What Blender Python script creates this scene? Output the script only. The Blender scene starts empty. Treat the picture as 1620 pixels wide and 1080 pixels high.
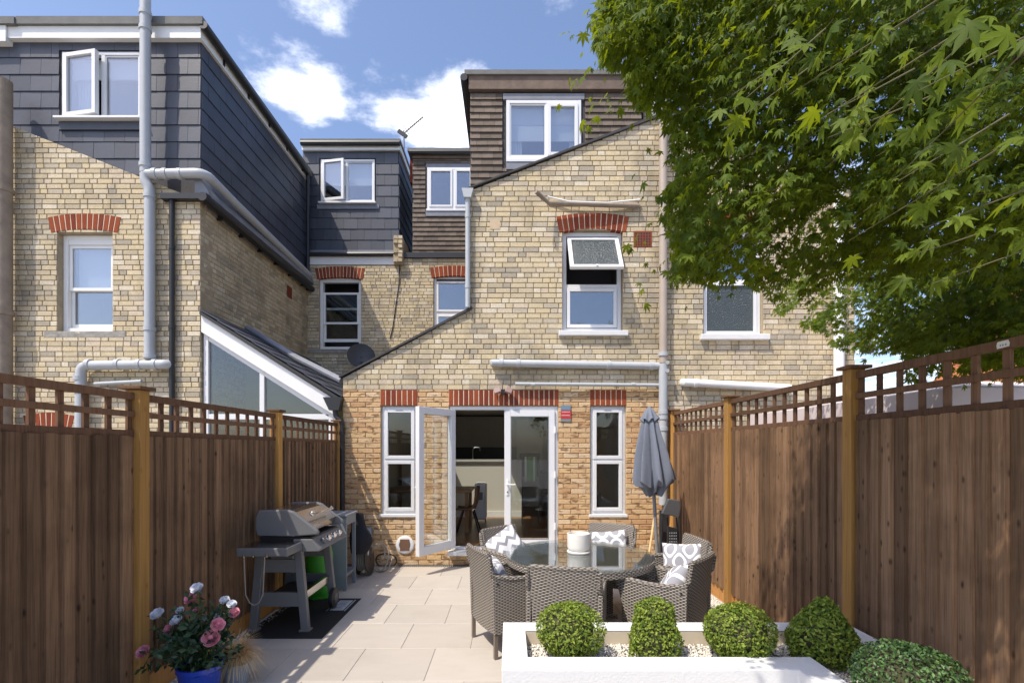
import bpy, bmesh, math, random
import numpy as np
from mathutils import Vector, Matrix
random.seed(7); np.random.seed(7)
Rd = math.radians; PI = math.pi
SC = bpy.context.scene; COL = SC.collection

# ---------------------------------------------------------------- camera, sky, sun, exposure
F, CX, CY, CH = 780.0, 805.0, 709.0, 1.72          # focal length and principal point (px of the 1620 wide photo), eye height
cam = bpy.data.cameras.new('camera'); cam.sensor_width = 36.0; cam.lens = F/1620*36
cam.shift_x = (810-CX)/1620; cam.shift_y = (CY-540)/1620
cam.clip_start = .05; cam.clip_end = 3000
co = bpy.data.objects.new('camera', cam); COL.objects.link(co)
co.location = (0, 0, CH); co.rotation_euler = (PI/2, 0, 0); SC.camera = co
SUN = Vector((.45, .40, -1.0)).normalized()        # direction the light travels
elev = math.asin(-SUN.z); az = math.atan2(-SUN.x, -SUN.y)
sl = bpy.data.lights.new('sun', 'SUN'); sl.energy = 3.2; sl.angle = Rd(.55); sl.color = (1, .915, .785)
so = bpy.data.objects.new('sun', sl); COL.objects.link(so); so.location = (-6, -6, 14)
so.rotation_euler = SUN.to_track_quat('-Z', 'Y').to_euler()
SC.view_settings.view_transform = 'Standard'; SC.view_settings.look = 'None'
SC.view_settings.exposure = 0.7; SC.view_settings.gamma = 1; SC.view_settings.use_curve_mapping = False
SC.render.resolution_x = 1024; SC.render.resolution_y = 682

def nd(nt, typ, props=None, **ins):
    n = nt.nodes.new(typ)
    for k, v in (props or {}).items(): setattr(n, k, v)
    for k, v in ins.items():
        s = n.inputs[int(k[1:])] if k[0] == 'i' and k[1:].isdigit() else n.inputs[k.replace('_', ' ')]
        if isinstance(v, bpy.types.NodeSocket): nt.links.new(v, s)
        else: s.default_value = v
    return n
def mth(nt, op, a, b=0.0, c=0.0): return nd(nt, 'ShaderNodeMath', {'operation': op}, i0=a, i1=b, i2=c).outputs[0]
def mixc(nt, fac, a, b, blend='MIX'):
    a = (*a, 1) if isinstance(a, tuple) and len(a) == 3 else a
    b = (*b, 1) if isinstance(b, tuple) and len(b) == 3 else b
    return nd(nt, 'ShaderNodeMix', {'data_type': 'RGBA', 'blend_type': blend}, i0=fac, i6=a, i7=b).outputs[2]
def ramp(nt, fac, stops, interp='LINEAR'):
    r = nd(nt, 'ShaderNodeValToRGB', i0=fac); cr = r.color_ramp; cr.interpolation = interp
    while len(cr.elements) < len(stops): cr.elements.new(.5)
    for e, (p, c) in zip(cr.elements, stops):
        e.position = p; e.color = (*c, 1) if len(c) == 3 else c
    return r.outputs[0]
def noise(nt, vec, scale, detail=3, rough=.5, dist=0):
    n = nd(nt, 'ShaderNodeTexNoise', Scale=scale, Detail=detail, Roughness=rough, Distortion=dist)
    if vec is not None: nt.links.new(vec, n.inputs['Vector'])
    return n.outputs['Fac']
def vmul(nt, v, s): return nd(nt, 'ShaderNodeVectorMath', {'operation': 'MULTIPLY'}, i0=v, i1=s).outputs[0]
def vadd(nt, v, s): return nd(nt, 'ShaderNodeVectorMath', {'operation': 'ADD'}, i0=v, i1=s).outputs[0]

W = bpy.data.worlds.new('World'); SC.world = W; W.use_nodes = True
nt = W.node_tree; nt.nodes.clear()
sky = nd(nt, 'ShaderNodeTexSky'); sky.sky_type = 'NISHITA'; sky.sun_disc = False
sky.sun_elevation = elev; sky.sun_rotation = az % (2*PI); sky.altitude = 100; sky.air_density = 1.0; sky.dust_density = 1.8; sky.ozone_density = 1.6
tc = nd(nt, 'ShaderNodeTexCoord').outputs['Generated']
sp = nd(nt, 'ShaderNodeSeparateXYZ', i0=tc)
zz = mth(nt, 'MAXIMUM', sp.outputs[2], .06)
pv = nd(nt, 'ShaderNodeCombineXYZ', i0=mth(nt, 'DIVIDE', sp.outputs[0], zz), i1=mth(nt, 'DIVIDE', sp.outputs[1], zz)).outputs[0]
wob = noise(nt, vmul(nt, pv, (1.6, 1.6, 1)), 1.0, 2)
base = mth(nt, 'MULTIPLY', noise(nt, vmul(nt, pv, (2.6, 2.6, 1)), 1.0, 7, .62), 1.0)
bias = None
for (px, py, rad, amp) in ((498, 145, .085, .27), (700, 195, .135, .36), (600, 160, .05, .2), (525, 18, .07, .22), (1420, 600, .5, .22), (1500, 60, .3, .12), (250, 60, .08, .1)):
    d = Vector(((px-CX)/F, 1, (CY-py)/F)); c = (d.x/max(d.z, .06)/1, d.y/max(d.z, .06), 0)
    dist = nd(nt, 'ShaderNodeVectorMath', {'operation': 'DISTANCE'}, i0=pv, i1=c).outputs['Value']
    r_ = rad/max(d.normalized().z, .06)**1.2
    g = mth(nt, 'MULTIPLY', mth(nt, 'POWER', 2.718, mth(nt, 'MULTIPLY', mth(nt, 'POWER', mth(nt, 'DIVIDE', dist, r_), 2.0), -1.0)), amp)
    bias = g if bias is None else mth(nt, 'MAXIMUM', bias, g)
dens = mth(nt, 'ADD', mth(nt, 'ADD', base, bias), mth(nt, 'MULTIPLY', wob, .12))
cl = nd(nt, 'ShaderNodeMapRange', {'interpolation_type': 'SMOOTHSTEP'}, i0=dens, i1=.70, i2=.98, i3=0.0, i4=1.0).outputs[0]
shade = noise(nt, vmul(nt, pv, (1.9, 1.9, 1)), 1.0, 5)
ccol = mixc(nt, shade, (8.2, 8.4, 9.2), (9.6, 9.5, 9.6))
skyc = mixc(nt, 1.0, sky.outputs[0], (.98, .955, 1.0), 'MULTIPLY')
final = mixc(nt, cl, skyc, ccol)
bg = nd(nt, 'ShaderNodeBackground', Color=final, Strength=.15)
ow = nd(nt, 'ShaderNodeOutputWorld'); nt.links.new(bg.outputs[0], ow.inputs[0])

# ---------------------------------------------------------------- materials
MATS = {}
def mat(name, color=(.5, .5, .5), rough=.6, metal=0.0, var=0.0, nscale=6.0, namp=.0, bump=0.0, bscale=60.0, spec=.5, coord='Object'):
    m = bpy.data.materials.new(name); m.use_nodes = True; nt = m.node_tree; nt.nodes.clear()
    b = nd(nt, 'ShaderNodeBsdfPrincipled', Base_Color=(*color, 1), Roughness=rough, Metallic=metal)
    b.inputs['Specular IOR Level'].default_value = spec
    o = nd(nt, 'ShaderNodeOutputMaterial'); nt.links.new(b.outputs[0], o.inputs[0])
    t = nd(nt, 'ShaderNodeTexCoord').outputs[coord]
    c = None
    if namp:
        c = mixc(nt, noise(nt, t, nscale, 4, .6), tuple(x*(1-namp) for x in color), tuple(min(1, x*(1+namp)) for x in color))
    if var:
        rnd = RND(nt)
        k = nd(nt, 'ShaderNodeMapRange', i0=rnd, i1=0.0, i2=1.0, i3=1-var, i4=1+var).outputs[0]
        kk = nd(nt, 'ShaderNodeCombineXYZ', i0=k, i1=k, i2=k).outputs[0]
        c = mixc(nt, 1.0, c if c else (*color, 1), kk, 'MULTIPLY')
    if c: nt.links.new(c, b.inputs['Base Color'])
    if bump:
        bp = nd(nt, 'ShaderNodeBump', Strength=bump, Distance=.01, Height=noise(nt, t, bscale, 3)); nt.links.new(bp.outputs[0], b.inputs['Normal'])
    MATS[name] = m
    return m
def RND(nt):
    a = nd(nt, 'ShaderNodeObjectInfo').outputs['Random']; g = nd(nt, 'ShaderNodeNewGeometry').outputs['Random Per Island']
    return mth(nt, 'FRACT', mth(nt, 'ADD', mth(nt, 'MULTIPLY', a, 7.13), g))
def parts_of(m): nt = m.node_tree; return nt, next(n for n in nt.nodes if n.type == 'BSDF_PRINCIPLED')

def brick_mat(name, cols, streak=0.0, streak_col=(.2, .1, .05), soot=0.0):
    m = mat(name, rough=.9, spec=.2); nt, b = parts_of(m)
    r = RND(nt)
    c = ramp(nt, r, [(i/(len(cols)), k) for i, k in enumerate(cols)], 'CONSTANT')
    g = nd(nt, 'ShaderNodeNewGeometry').outputs['Position']
    n1 = noise(nt, g, 45, 4, .65)
    c = mixc(nt, 1.0, c, ramp(nt, n1, [(.25, (.72, .72, .72)), (.7, (1.12, 1.12, 1.12))]), 'MULTIPLY')
    if streak:
        off = vmul(nt, nd(nt, 'ShaderNodeCombineXYZ', i0=r, i1=r, i2=r).outputs[0], (40, 40, 40))
        n2 = noise(nt, vadd(nt, vmul(nt, g, (7, 7, 22)), off), 1.0, 2, .5)
        c = mixc(nt, mth(nt, 'MULTIPLY', ramp(nt, n2, [(.55, (0, 0, 0)), (.66, (1, 1, 1))]), streak), c, streak_col)
    if soot:
        n3 = noise(nt, vmul(nt, g, (1, 1, .55)), 1.3, 5, .65)
        c = mixc(nt, mth(nt, 'MULTIPLY', ramp(nt, n3, [(.48, (0, 0, 0)), (.72, (1, 1, 1))]), soot), c, (.11, .095, .075))
    nt.links.new(c, b.inputs['Base Color'])
    bp = nd(nt, 'ShaderNodeBump', Strength=.5, Distance=.006, Height=noise(nt, g, 130, 3)); nt.links.new(bp.outputs[0], b.inputs['Normal'])
brick_mat('brick_stock', [(.61, .505, .33), (.65, .545, .37), (.56, .465, .31), (.63, .52, .335), (.49, .415, .29), (.68, .60, .455), (.58, .485, .335), (.63, .525, .385), (.52, .45, .34), (.61, .51, .34), (.41, .36, .275), (.66, .565, .405)], soot=.55)
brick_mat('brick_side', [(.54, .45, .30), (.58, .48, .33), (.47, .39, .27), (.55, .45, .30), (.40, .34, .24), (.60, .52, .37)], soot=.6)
brick_mat('brick_buff', [(.63, .43, .235), (.67, .48, .28), (.59, .375, .195), (.65, .445, .245), (.54, .325, .165), (.69, .51, .32), (.61, .40, .215), (.67, .46, .24)], streak=.9, streak_col=(.22, .12, .06), soot=.1)
brick_mat('brick_red', [(.25, .058, .027), (.30, .075, .032), (.20, .045, .024), (.27, .065, .03)], soot=.15)
mat('mortar_stock', (.37, .295, .195), .95, namp=.35, nscale=9, bump=.4, bscale=90, coord='Object')
mat('mortar_buff', (.54, .42, .28), .95, namp=.25, nscale=9, bump=.4, bscale=90)
mat('mortar_pale', (.66, .50, .36), .95, namp=.2, nscale=9)
mat('slate', (.052, .058, .076), .45, var=.22, namp=.25, nscale=8, bump=.15, bscale=50)
mat('tile_brown', (.135, .105, .082), .85, var=.28, namp=.4, nscale=14, bump=.4, bscale=80)
mat('tile_dark', (.045, .043, .045), .8, var=.2, namp=.3, bump=.3)
mat('tile_orange', (.50, .17, .07), .85, var=.25, namp=.3, nscale=5)
mat('upvc', (.72, .725, .735), .35, namp=.03)
mat('white_paint', (.78, .78, .76), .5, namp=.08, nscale=4)
mat('grey_pipe', (.42, .44, .46), .45, namp=.12, nscale=7)
mat('beige_pipe', (.40, .33, .27), .5, namp=.12, nscale=5)
mat('rust_pipe', (.26, .21, .16), .85, namp=.5, nscale=7, bump=.4)
mat('black_plastic', (.018, .018, .02), .45)
mat('black_fabric', (.012, .013, .018), .85, bump=.4, bscale=30)
mat('lead', (.20, .21, .24), .55, namp=.35, nscale=6)
mat('felt', (.16, .16, .155), .9, namp=.35, nscale=5, bump=.4)
mat('old_timber', (.15, .11, .085), .85, namp=.5, nscale=7, bump=.4)
mat('stone_sill', (.30, .28, .25), .9, namp=.55, nscale=16, bump=.7, bscale=40)
mat('painted_sill', (.68, .68, .67), .7, namp=.12, nscale=10, bump=.2)
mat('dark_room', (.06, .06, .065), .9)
mat('room_cream', (.62, .58, .50), .8)
mat('blind', (.78, .79, .80), .8, namp=.05)
mat('curtain', (.72, .73, .76), .8)
mat('render_white', (.66, .665, .665), .75, namp=.035, nscale=5, bump=.25, bscale=70)
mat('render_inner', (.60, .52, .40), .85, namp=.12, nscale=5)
mat('olive_wall', (.40, .34, .18), .9, namp=.15, nscale=2)
mat('pebble', (.66, .62, .55), .7, var=.22)
mat('soil', (.10, .075, .05), .95, namp=.3)
mat('grey_metal', (.14, .145, .15), .4, metal=.55)
mat('grey_paint', (.20, .225, .25), .5, namp=.06)
mat('bbq_grey', (.15, .153, .158), .45, namp=.05)
mat('chrome', (.75, .75, .75), .15, metal=1)
mat('steel', (.50, .49, .47), .22, metal=1)
mat('mat_black', (.010, .010, .011), .9, bump=.5, bscale=200)
mat('mat_print', (.42, .43, .46), .8)
mat('green_gas', (.07, .42, .035), .4)
mat('red_print', (.50, .03, .035), .5)
mat('blue_print', (.15, .24, .33), .5)
mat('grey_print', (.20, .22, .22), .5)
mat('lamp_head', (.30, .20, .18), .5)
mat('chair_leg', (.17, .135, .105), .6)
mat('pale_print', (.62, .45, .44), .6)
mat('pot_blue', (.012, .045, .36), .12, namp=.15)
mat('pot_slate', (.24, .29, .36), .3, namp=.2)
mat('pot_white', (.70, .68, .63), .55, namp=.04)
mat('parasol', (.16, .18, .225), .85, namp=.12, nscale=25)
mat('parasol_pole', (.20, .21, .22), .4)
mat('pale_wood', (.62, .44, .22), .6)
mat('canopy', (.72, .62, .60), .8, namp=.04)
mat('dish', (.05, .055, .065), .5)
mat('alu', (.30, .30, .31), .4, metal=.8)
mat('leaf_box', (.09, .16, .022), .5, var=.45)
leaf_shaded = mat('leaf_box_shaded', (.055, .115, .028), .5, var=.55)  # box leaf copy with the maple's shade put into its colour
mat('twig', (.05, .045, .02), .9)
mat('leaf_rose', (.022, .055, .022), .45, var=.4)
mat('rose_pink', (.80, .36, .44), .6, var=.15)
mat('rose_white', (.76, .78, .84), .6, var=.05)
mat('stem', (.07, .12, .03), .7)
mat('grass_tan', (.62, .43, .21), .7, var=.3)
mat('bark', (.10, .075, .05), .9, namp=.4, nscale=18, bump=.6)
mat('stalk', (.10, .085, .03), .6)
mat('floor_oak', (.22, .11, .045), .35, namp=.3, nscale=3)
mat('cabinet', (.44, .415, .37), .5)
mat('cream_panel', (.66, .63, .55), .6)
mat('worktop', (.55, .53, .50), .3)
mat('splash_dark', (.05, .05, .05), .4)
mat('table_oak', (.36, .20, .085), .5, namp=.25, nscale=5)
mat('chair_brown', (.16, .085, .05), .6)
mat('appliance', (.78, .79, .80), .4)
mat('towel_green', (.10, .34, .05), .9)
mat('sofa', (.06, .065, .08), .9)
mat('hose', (.30, .27, .22), .6)
mat('sand_joint', (.39, .355, .31), .95, namp=.2, nscale=9)
mat('concrete', (.28, .26, .23), .9, namp=.2, nscale=2)
mat('pillow_plain', (.55, .55, .57), .9)
mat('cushion_grey', (.34, .33, .34), .9, bump=.2)

def leaf_mat(name, lo, hi, tr, trans=.45):
    m = mat(name, lo, .6, spec=.25); nt, b = parts_of(m)
    c = mixc(nt, RND(nt), lo, hi); nt.links.new(c, b.inputs['Base Color'])
    t = nd(nt, 'ShaderNodeBsdfTranslucent', Color=mixc(nt, RND(nt), tuple(x*.7 for x in tr), tr))
    mx = nd(nt, 'ShaderNodeMixShader', i0=trans, i1=b.outputs[0], i2=t.outputs[0])
    o = next(n for n in nt.nodes if n.type == 'OUTPUT_MATERIAL'); nt.links.new(mx.outputs[0], o.inputs[0])
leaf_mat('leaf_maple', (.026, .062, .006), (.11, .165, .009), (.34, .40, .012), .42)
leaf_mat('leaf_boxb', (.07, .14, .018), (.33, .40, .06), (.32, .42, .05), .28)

def wood_mat(name, c0, c1, knot=.5, grain=1.0, stain=.0):
    m = mat(name, c0, .82, spec=.25); nt, b = parts_of(m)
    t = nd(nt, 'ShaderNodeTexCoord').outputs['Object']; r = RND(nt)
    off = vmul(nt, nd(nt, 'ShaderNodeCombineXYZ', i0=r, i1=r, i2=r).outputs[0], (13, 17, 37))
    v = vadd(nt, t, off)
    g = noise(nt, vmul(nt, v, (38, 38, 1.6)), 1.0, 4, .6, .6)
    g2 = noise(nt, vmul(nt, v, (110, 110, 3.0)), 1.0, 3, .6, .3); g = mth(nt, 'ADD', mth(nt, 'MULTIPLY', g, .55), mth(nt, 'MULTIPLY', g2, .45))
    c = ramp(nt, g, [(.3, tuple(x*.75 for x in c0)), (.5, tuple((x+y)/2 for x, y in zip(c0, c1))), (.72, c1)])
    k = nd(nt, 'ShaderNodeMapRange', i0=r, i1=0.0, i2=1.0, i3=.62, i4=1.38).outputs[0]
    c = mixc(nt, 1.0, c, nd(nt, 'ShaderNodeCombineXYZ', i0=k, i1=k, i2=k).outputs[0], 'MULTIPLY')
    vo = nd(nt, 'ShaderNodeTexVoronoi', i0=vmul(nt, v, (13, 13, 7.5)), Scale=1.0); d = vo.outputs['Distance']
    wv = nd(nt, 'ShaderNodeSeparateColor', i0=vo.outputs['Color']).outputs[0]
    kn = ramp(nt, mth(nt, 'ADD', d, mth(nt, 'MULTIPLY', mth(nt, 'SUBTRACT', g, .5), .12)), [(.05, (1, 1, 1)), (.22, (0, 0, 0))])
    kn = mth(nt, 'MULTIPLY', kn, nd(nt, 'ShaderNodeMapRange', i0=wv, i1=.12, i2=.6, i3=0.0, i4=1.0).outputs[0])
    c = mixc(nt, mth(nt, 'MULTIPLY', kn, knot), c, tuple(x*.25 for x in c0))
    if stain:
        gp = nd(nt, 'ShaderNodeNewGeometry').outputs['Position']
        c = mixc(nt, mth(nt, 'MULTIPLY', ramp(nt, noise(nt, gp, 2.2, 4, .6), [(.45, (0, 0, 0)), (.7, (1, 1, 1))]), stain), c, tuple(x*.45 for x in c0))
    nt.links.new(c, b.inputs['Base Color'])
    bp = nd(nt, 'ShaderNodeBump', Strength=.35, Distance=.004, Height=g); nt.links.new(bp.outputs[0], b.inputs['Normal'])
wood_mat('fence_board', (.14, .076, .040), (.32, .20, .115), .95, stain=.45)
wood_mat('fence_rail', (.105, .052, .028), (.18, .10, .058), .4)
wood_mat('post_wood', (.40, .205, .052), (.52, .29, .09), .35)
wood_mat('gravel_board', (.42, .20, .06), (.50, .26, .09), .3)

def paving_mat():
    m = mat('paving', (.5, .44, .37), .55, spec=.35); nt, b = parts_of(m)
    g = nd(nt, 'ShaderNodeNewGeometry').outputs['Position']; r = RND(nt)
    c = mixc(nt, noise(nt, vmul(nt, g, (3, 9, 3)), 1.0, 5, .6), (.405, .37, .325), (.49, .45, .40))
    k = nd(nt, 'ShaderNodeMapRange', i0=r, i1=0.0, i2=1.0, i3=.93, i4=1.06).outputs[0]
    c = mixc(nt, 1.0, c, nd(nt, 'ShaderNodeCombineXYZ', i0=k, i1=k, i2=k).outputs[0], 'MULTIPLY')
    c = mixc(nt, mth(nt, 'MULTIPLY', ramp(nt, noise(nt, g, 1.6, 6, .7), [(.52, (0, 0, 0)), (.75, (1, 1, 1))]), .35), c, (.33, .295, .25))
    nt.links.new(c, b.inputs['Base Color'])
    bp = nd(nt, 'ShaderNodeBump', Strength=.15, Distance=.004, Height=noise(nt, g, 120, 3)); nt.links.new(bp.outputs[0], b.inputs['Normal'])
paving_mat()

def weave_mat(name, polar=False):
    m = mat(name, (.25, .22, .19), .6); nt, b = parts_of(m)
    t = nd(nt, 'ShaderNodeSeparateXYZ', i0=nd(nt, 'ShaderNodeTexCoord').outputs['Object'])
    x, y, z = t.outputs
    if polar:
        u = mth(nt, 'MULTIPLY', mth(nt, 'ARCTAN2', y, x), .69)
        v = mth(nt, 'ADD', z, mth(nt, 'SQRT', mth(nt, 'ADD', mth(nt, 'MULTIPLY', x, x), mth(nt, 'MULTIPLY', y, y))))
    else:
        u = mth(nt, 'ADD', x, y); v = z
    vv = mth(nt, 'DIVIDE', v, .0120); row = mth(nt, 'FLOOR', vv)
    a = mth(nt, 'SINE', mth(nt, 'ADD', mth(nt, 'MULTIPLY', u, PI/.025), mth(nt, 'MULTIPLY', row, PI)))
    s = mth(nt, 'SINE', mth(nt, 'MULTIPLY', mth(nt, 'FRACT', vv), PI))
    h = mth(nt, 'MULTIPLY', s, mth(nt, 'ADD', mth(nt, 'MULTIPLY', a, .5), .5))
    n = noise(nt, nd(nt, 'ShaderNodeTexCoord').outputs['Object'], 40, 2)
    hi = mixc(nt, n, (.28, .245, .205), (.42, .375, .325))
    c = mixc(nt, ramp(nt, h, [(.03, (0, 0, 0)), (.42, (1, 1, 1))]), (.065, .055, .047), hi)
    nt.links.new(c, b.inputs['Base Color'])
    bp = nd(nt, 'ShaderNodeBump', Strength=.9, Distance=.008, Height=h); nt.links.new(bp.outputs[0], b.inputs['Normal'])
weave_mat('wicker'); weave_mat('wicker_round', True)

def glass_mat(name, refl, tint=(1, 1, 1), rough=0.0):
    m = bpy.data.materials.new(name); m.use_nodes = True; nt = m.node_tree; nt.nodes.clear()
    fr = nd(nt, 'ShaderNodeLayerWeight', Blend=.12)
    f = nd(nt, 'ShaderNodeMapRange', i0=fr.outputs['Facing'], i1=0.0, i2=1.0, i3=refl, i4=.9).outputs[0]
    g = nd(nt, 'ShaderNodeBsdfGlossy', Roughness=rough); g.inputs[0].default_value = (.95, .97, 1, 1)
    t = nd(nt, 'ShaderNodeBsdfTransparent'); t.inputs[0].default_value = (*tint, 1)
    mx = nd(nt, 'ShaderNodeMixShader', i0=f, i1=t.outputs[0], i2=g.outputs[0])
    o = nd(nt, 'ShaderNodeOutputMaterial'); nt.links.new(mx.outputs[0], o.inputs[0]); MATS[name] = m
glass_mat('glass_up', .18, (.8, .83, .86)); glass_mat('glass_door', .05, (.93, .95, .94)); glass_mat('glass_low', .055, (.8, .84, .84))
glass_mat('glass_table', .18, (.90, .93, .91))
def obscure():
    m = mat('glass_obscure', (.055, .07, .075), .22); nt, b = parts_of(m)
    t = nd(nt, 'ShaderNodeTexCoord').outputs['Object']
    bp = nd(nt, 'ShaderNodeBump', Strength=.8, Distance=.02, Height=noise(nt, t, 60, 3)); nt.links.new(bp.outputs[0], b.inputs['Normal'])
obscure()

def pattern_mat(name, kind):
    m = mat(name, (.7, .7, .72), .9); nt, b = parts_of(m)
    t = nd(nt, 'ShaderNodeSeparateXYZ', i0=nd(nt, 'ShaderNodeTexCoord').outputs['Object']); x, _, z = t.outputs
    if kind == 'chevron':
        tri = mth(nt, 'ABSOLUTE', mth(nt, 'SUBTRACT', mth(nt, 'FRACT', mth(nt, 'MULTIPLY', x, 8.5)), .5))
        s = mth(nt, 'FRACT', mth(nt, 'ADD', mth(nt, 'MULTIPLY', z, 9.0), mth(nt, 'MULTIPLY', tri, 1.0)))
        f = mth(nt, 'GREATER_THAN', s, .62)
    elif kind == 'circle':
        fx = mth(nt, 'SUBTRACT', mth(nt, 'FRACT', mth(nt, 'MULTIPLY', x, 7.0)), .5); fz = mth(nt, 'SUBTRACT', mth(nt, 'FRACT', mth(nt, 'ADD', mth(nt, 'MULTIPLY', z, 7.0), .3)), .5)
        d = mth(nt, 'SQRT', mth(nt, 'ADD', mth(nt, 'MULTIPLY', fx, fx), mth(nt, 'MULTIPLY', fz, fz)))
        f = mth(nt, 'MAXIMUM', mth(nt, 'LESS_THAN', d, .3), mth(nt, 'GREATER_THAN', d, .5))
    else:
        d = mth(nt, 'ADD', mth(nt, 'COSINE', mth(nt, 'MULTIPLY', x, 34.0)), mth(nt, 'COSINE', mth(nt, 'MULTIPLY', z, 26.0)))
        f = mth(nt, 'MAXIMUM', mth(nt, 'LESS_THAN', mth(nt, 'ABSOLUTE', mth(nt, 'ADD', d, .0)), .38), mth(nt, 'GREATER_THAN', mth(nt, 'ABSOLUTE', d), 1.15))
    nt.links.new(mixc(nt, f, (.80, .80, .82), (.30, .30, .33)), b.inputs['Base Color'])
pattern_mat('pillow_chevron', 'chevron'); pattern_mat('pillow_circle', 'circle'); pattern_mat('pillow_ogee', 'ogee')
# ---------------------------------------------------------------- helpers
def P(px, py, Y): return Vector(((px-CX)*Y/F, Y, CH-(py-CY)*Y/F))
def G(px, py, z=0.0): return P(px, py, F*(CH-z)/(py-CY))
def xw(px, Y): return (px-CX)*Y/F
def zw(py, Y): return CH-(py-CY)*Y/F

class MB:
    def __init__(s): s.v = []; s.f = []
    def add(s, vs, fs):
        n = len(s.v); s.v += [tuple(p) for p in vs]; s.f += [tuple(i+n for i in f) for f in fs]; return s
    def box(s, x0, x1, y0, y1, z0, z1):
        if x1 < x0: x0, x1 = x1, x0
        if y1 < y0: y0, y1 = y1, y0
        if z1 < z0: z0, z1 = z1, z0
        return s.add([(x, y, z) for z in (z0, z1) for x, y in ((x0, y0), (x1, y0), (x1, y1), (x0, y1))],
                     [(3, 2, 1, 0), (4, 5, 6, 7), (0, 1, 5, 4), (1, 2, 6, 5), (2, 3, 7, 6), (3, 0, 4, 7)])
    def bar(s, a, b, w, h, up=(0, 0, 1)):
        a = Vector(a); b = Vector(b); d = (b-a).normalized(); u = Vector(up); r = d.cross(u)
        if r.length < 1e-4: r = d.cross(Vector((1, 0, 0)))
        r.normalize(); u = r.cross(d).normalized(); r *= w/2; u *= h/2
        vs = [p+q for p in (a, b) for q in (-r-u, r-u, r+u, -r+u)]
        return s.add(vs, [(0, 1, 2, 3), (7, 6, 5, 4), (0, 4, 5, 1), (1, 5, 6, 2), (2, 6, 7, 3), (3, 7, 4, 0)])
    def tube(s, pts, r, n=10, caps=True):
        pts = [Vector(p) for p in pts]; rs = r if isinstance(r, (list, tuple)) else [r]*len(pts)
        up = None; base = len(s.v)
        for i, p in enumerate(pts):
            d = (pts[min(i+1, len(pts)-1)]-pts[max(i-1, 0)]).normalized()
            if up is None:
                up = Vector((0, 0, 1)) if abs(d.z) < .9 else Vector((1, 0, 0))
            a = d.cross(up).normalized(); b = a.cross(d).normalized(); up = b
            for k in range(n):
                t = 2*PI*k/n; s.v.append(tuple(p+(a*math.cos(t)+b*math.sin(t))*rs[i]))
        for i in range(len(pts)-1):
            for k in range(n):
                k2 = (k+1) % n; s.f.append((base+i*n+k, base+i*n+k2, base+(i+1)*n+k2, base+(i+1)*n+k))
        if caps:
            s.f.append(tuple(base+k for k in reversed(range(n)))); s.f.append(tuple(base+(len(pts)-1)*n+k for k in range(n)))
        return s
    def lathe(s, prof, c=(0, 0, 0), n=24):
        c = Vector(c); base = len(s.v); m = len(prof)
        for k in range(n):
            t = 2*PI*k/n
            for r, z in prof: s.v.append((c.x+r*math.cos(t), c.y+r*math.sin(t), c.z+z))
        for k in range(n):
            k2 = (k+1) % n
            for i in range(m-1): s.f.append((base+k*m+i, base+k2*m+i, base+k2*m+i+1, base+k*m+i+1))
        return s
    def prism(s, poly, axis, a, b):
        # poly: 2-D outline; axis 'y' -> (x,z), 'x' -> (y,z), 'z' -> (x,y)
        def mk(p, t): return {'y': (p[0], t, p[1]), 'x': (t, p[0], p[1]), 'z': (p[0], p[1], t)}[axis]
        n = len(poly); vs = [mk(p, a) for p in poly]+[mk(p, b) for p in poly]
        fs = [tuple(range(n)), tuple(reversed(range(n, 2*n)))]+[(i, i+n, (i+1) % n+n, (i+1) % n) for i in range(n)]
        return s.add(vs, fs)
    def xform(s, M):
        s.v = [tuple(M @ Vector(p)) for p in s.v]; return s
    def mesh(s, name, m=None, smooth=False):
        me = bpy.data.meshes.new(name); me.from_pydata(s.v, [], s.f)
        bm = bmesh.new(); bm.from_mesh(me); bmesh.ops.recalc_face_normals(bm, faces=bm.faces); bm.to_mesh(me); bm.free()
        if smooth:
            me.polygons.foreach_set('use_smooth', [True]*len(me.polygons))
            try: me.set_sharp_from_angle(angle=Rd(40))
            except Exception: pass
        if m: me.materials.append(MATS[m])
        return me
    def build(s, name, m, parent=None, smooth=False, bevel=0.0):
        o = link(name, s.mesh(name, m, smooth), parent)
        if bevel:
            b = o.modifiers.new('bevel', 'BEVEL'); b.width = bevel; b.segments = 2; b.limit_method = 'ANGLE'
        return o
def wmat(o):
    M = o.matrix_basis.copy(); p = o
    while p.parent is not None:
        M = p.matrix_parent_inverse @ M; p = p.parent; M = p.matrix_basis @ M
    return M
def link(name, me, parent=None, world=None):
    o = bpy.data.objects.new(name, me); COL.objects.link(o)
    if parent is not None:
        o.parent = parent
        top = parent
        while top.parent is not None: top = top.parent
        if top.name not in LOCAL: o.matrix_parent_inverse = wmat(parent).inverted()
    return o
def tag(o, label=None, cat=None, group=None, kind=None):
    for k, v in (('label', label), ('category', cat), ('group', group), ('kind', kind)):
        if v: o[k] = v
    return o
LOCAL = set()
def thing(name, label, cat, loc=(0, 0, 0), rz=0.0, group=None, local=False):
    o = bpy.data.objects.new(name, None); COL.objects.link(o); o.empty_display_size = .1
    o.location = loc; o.rotation_euler = (0, 0, rz)
    if local: LOCAL.add(o.name)
    return tag(o, label, cat, group)
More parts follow.
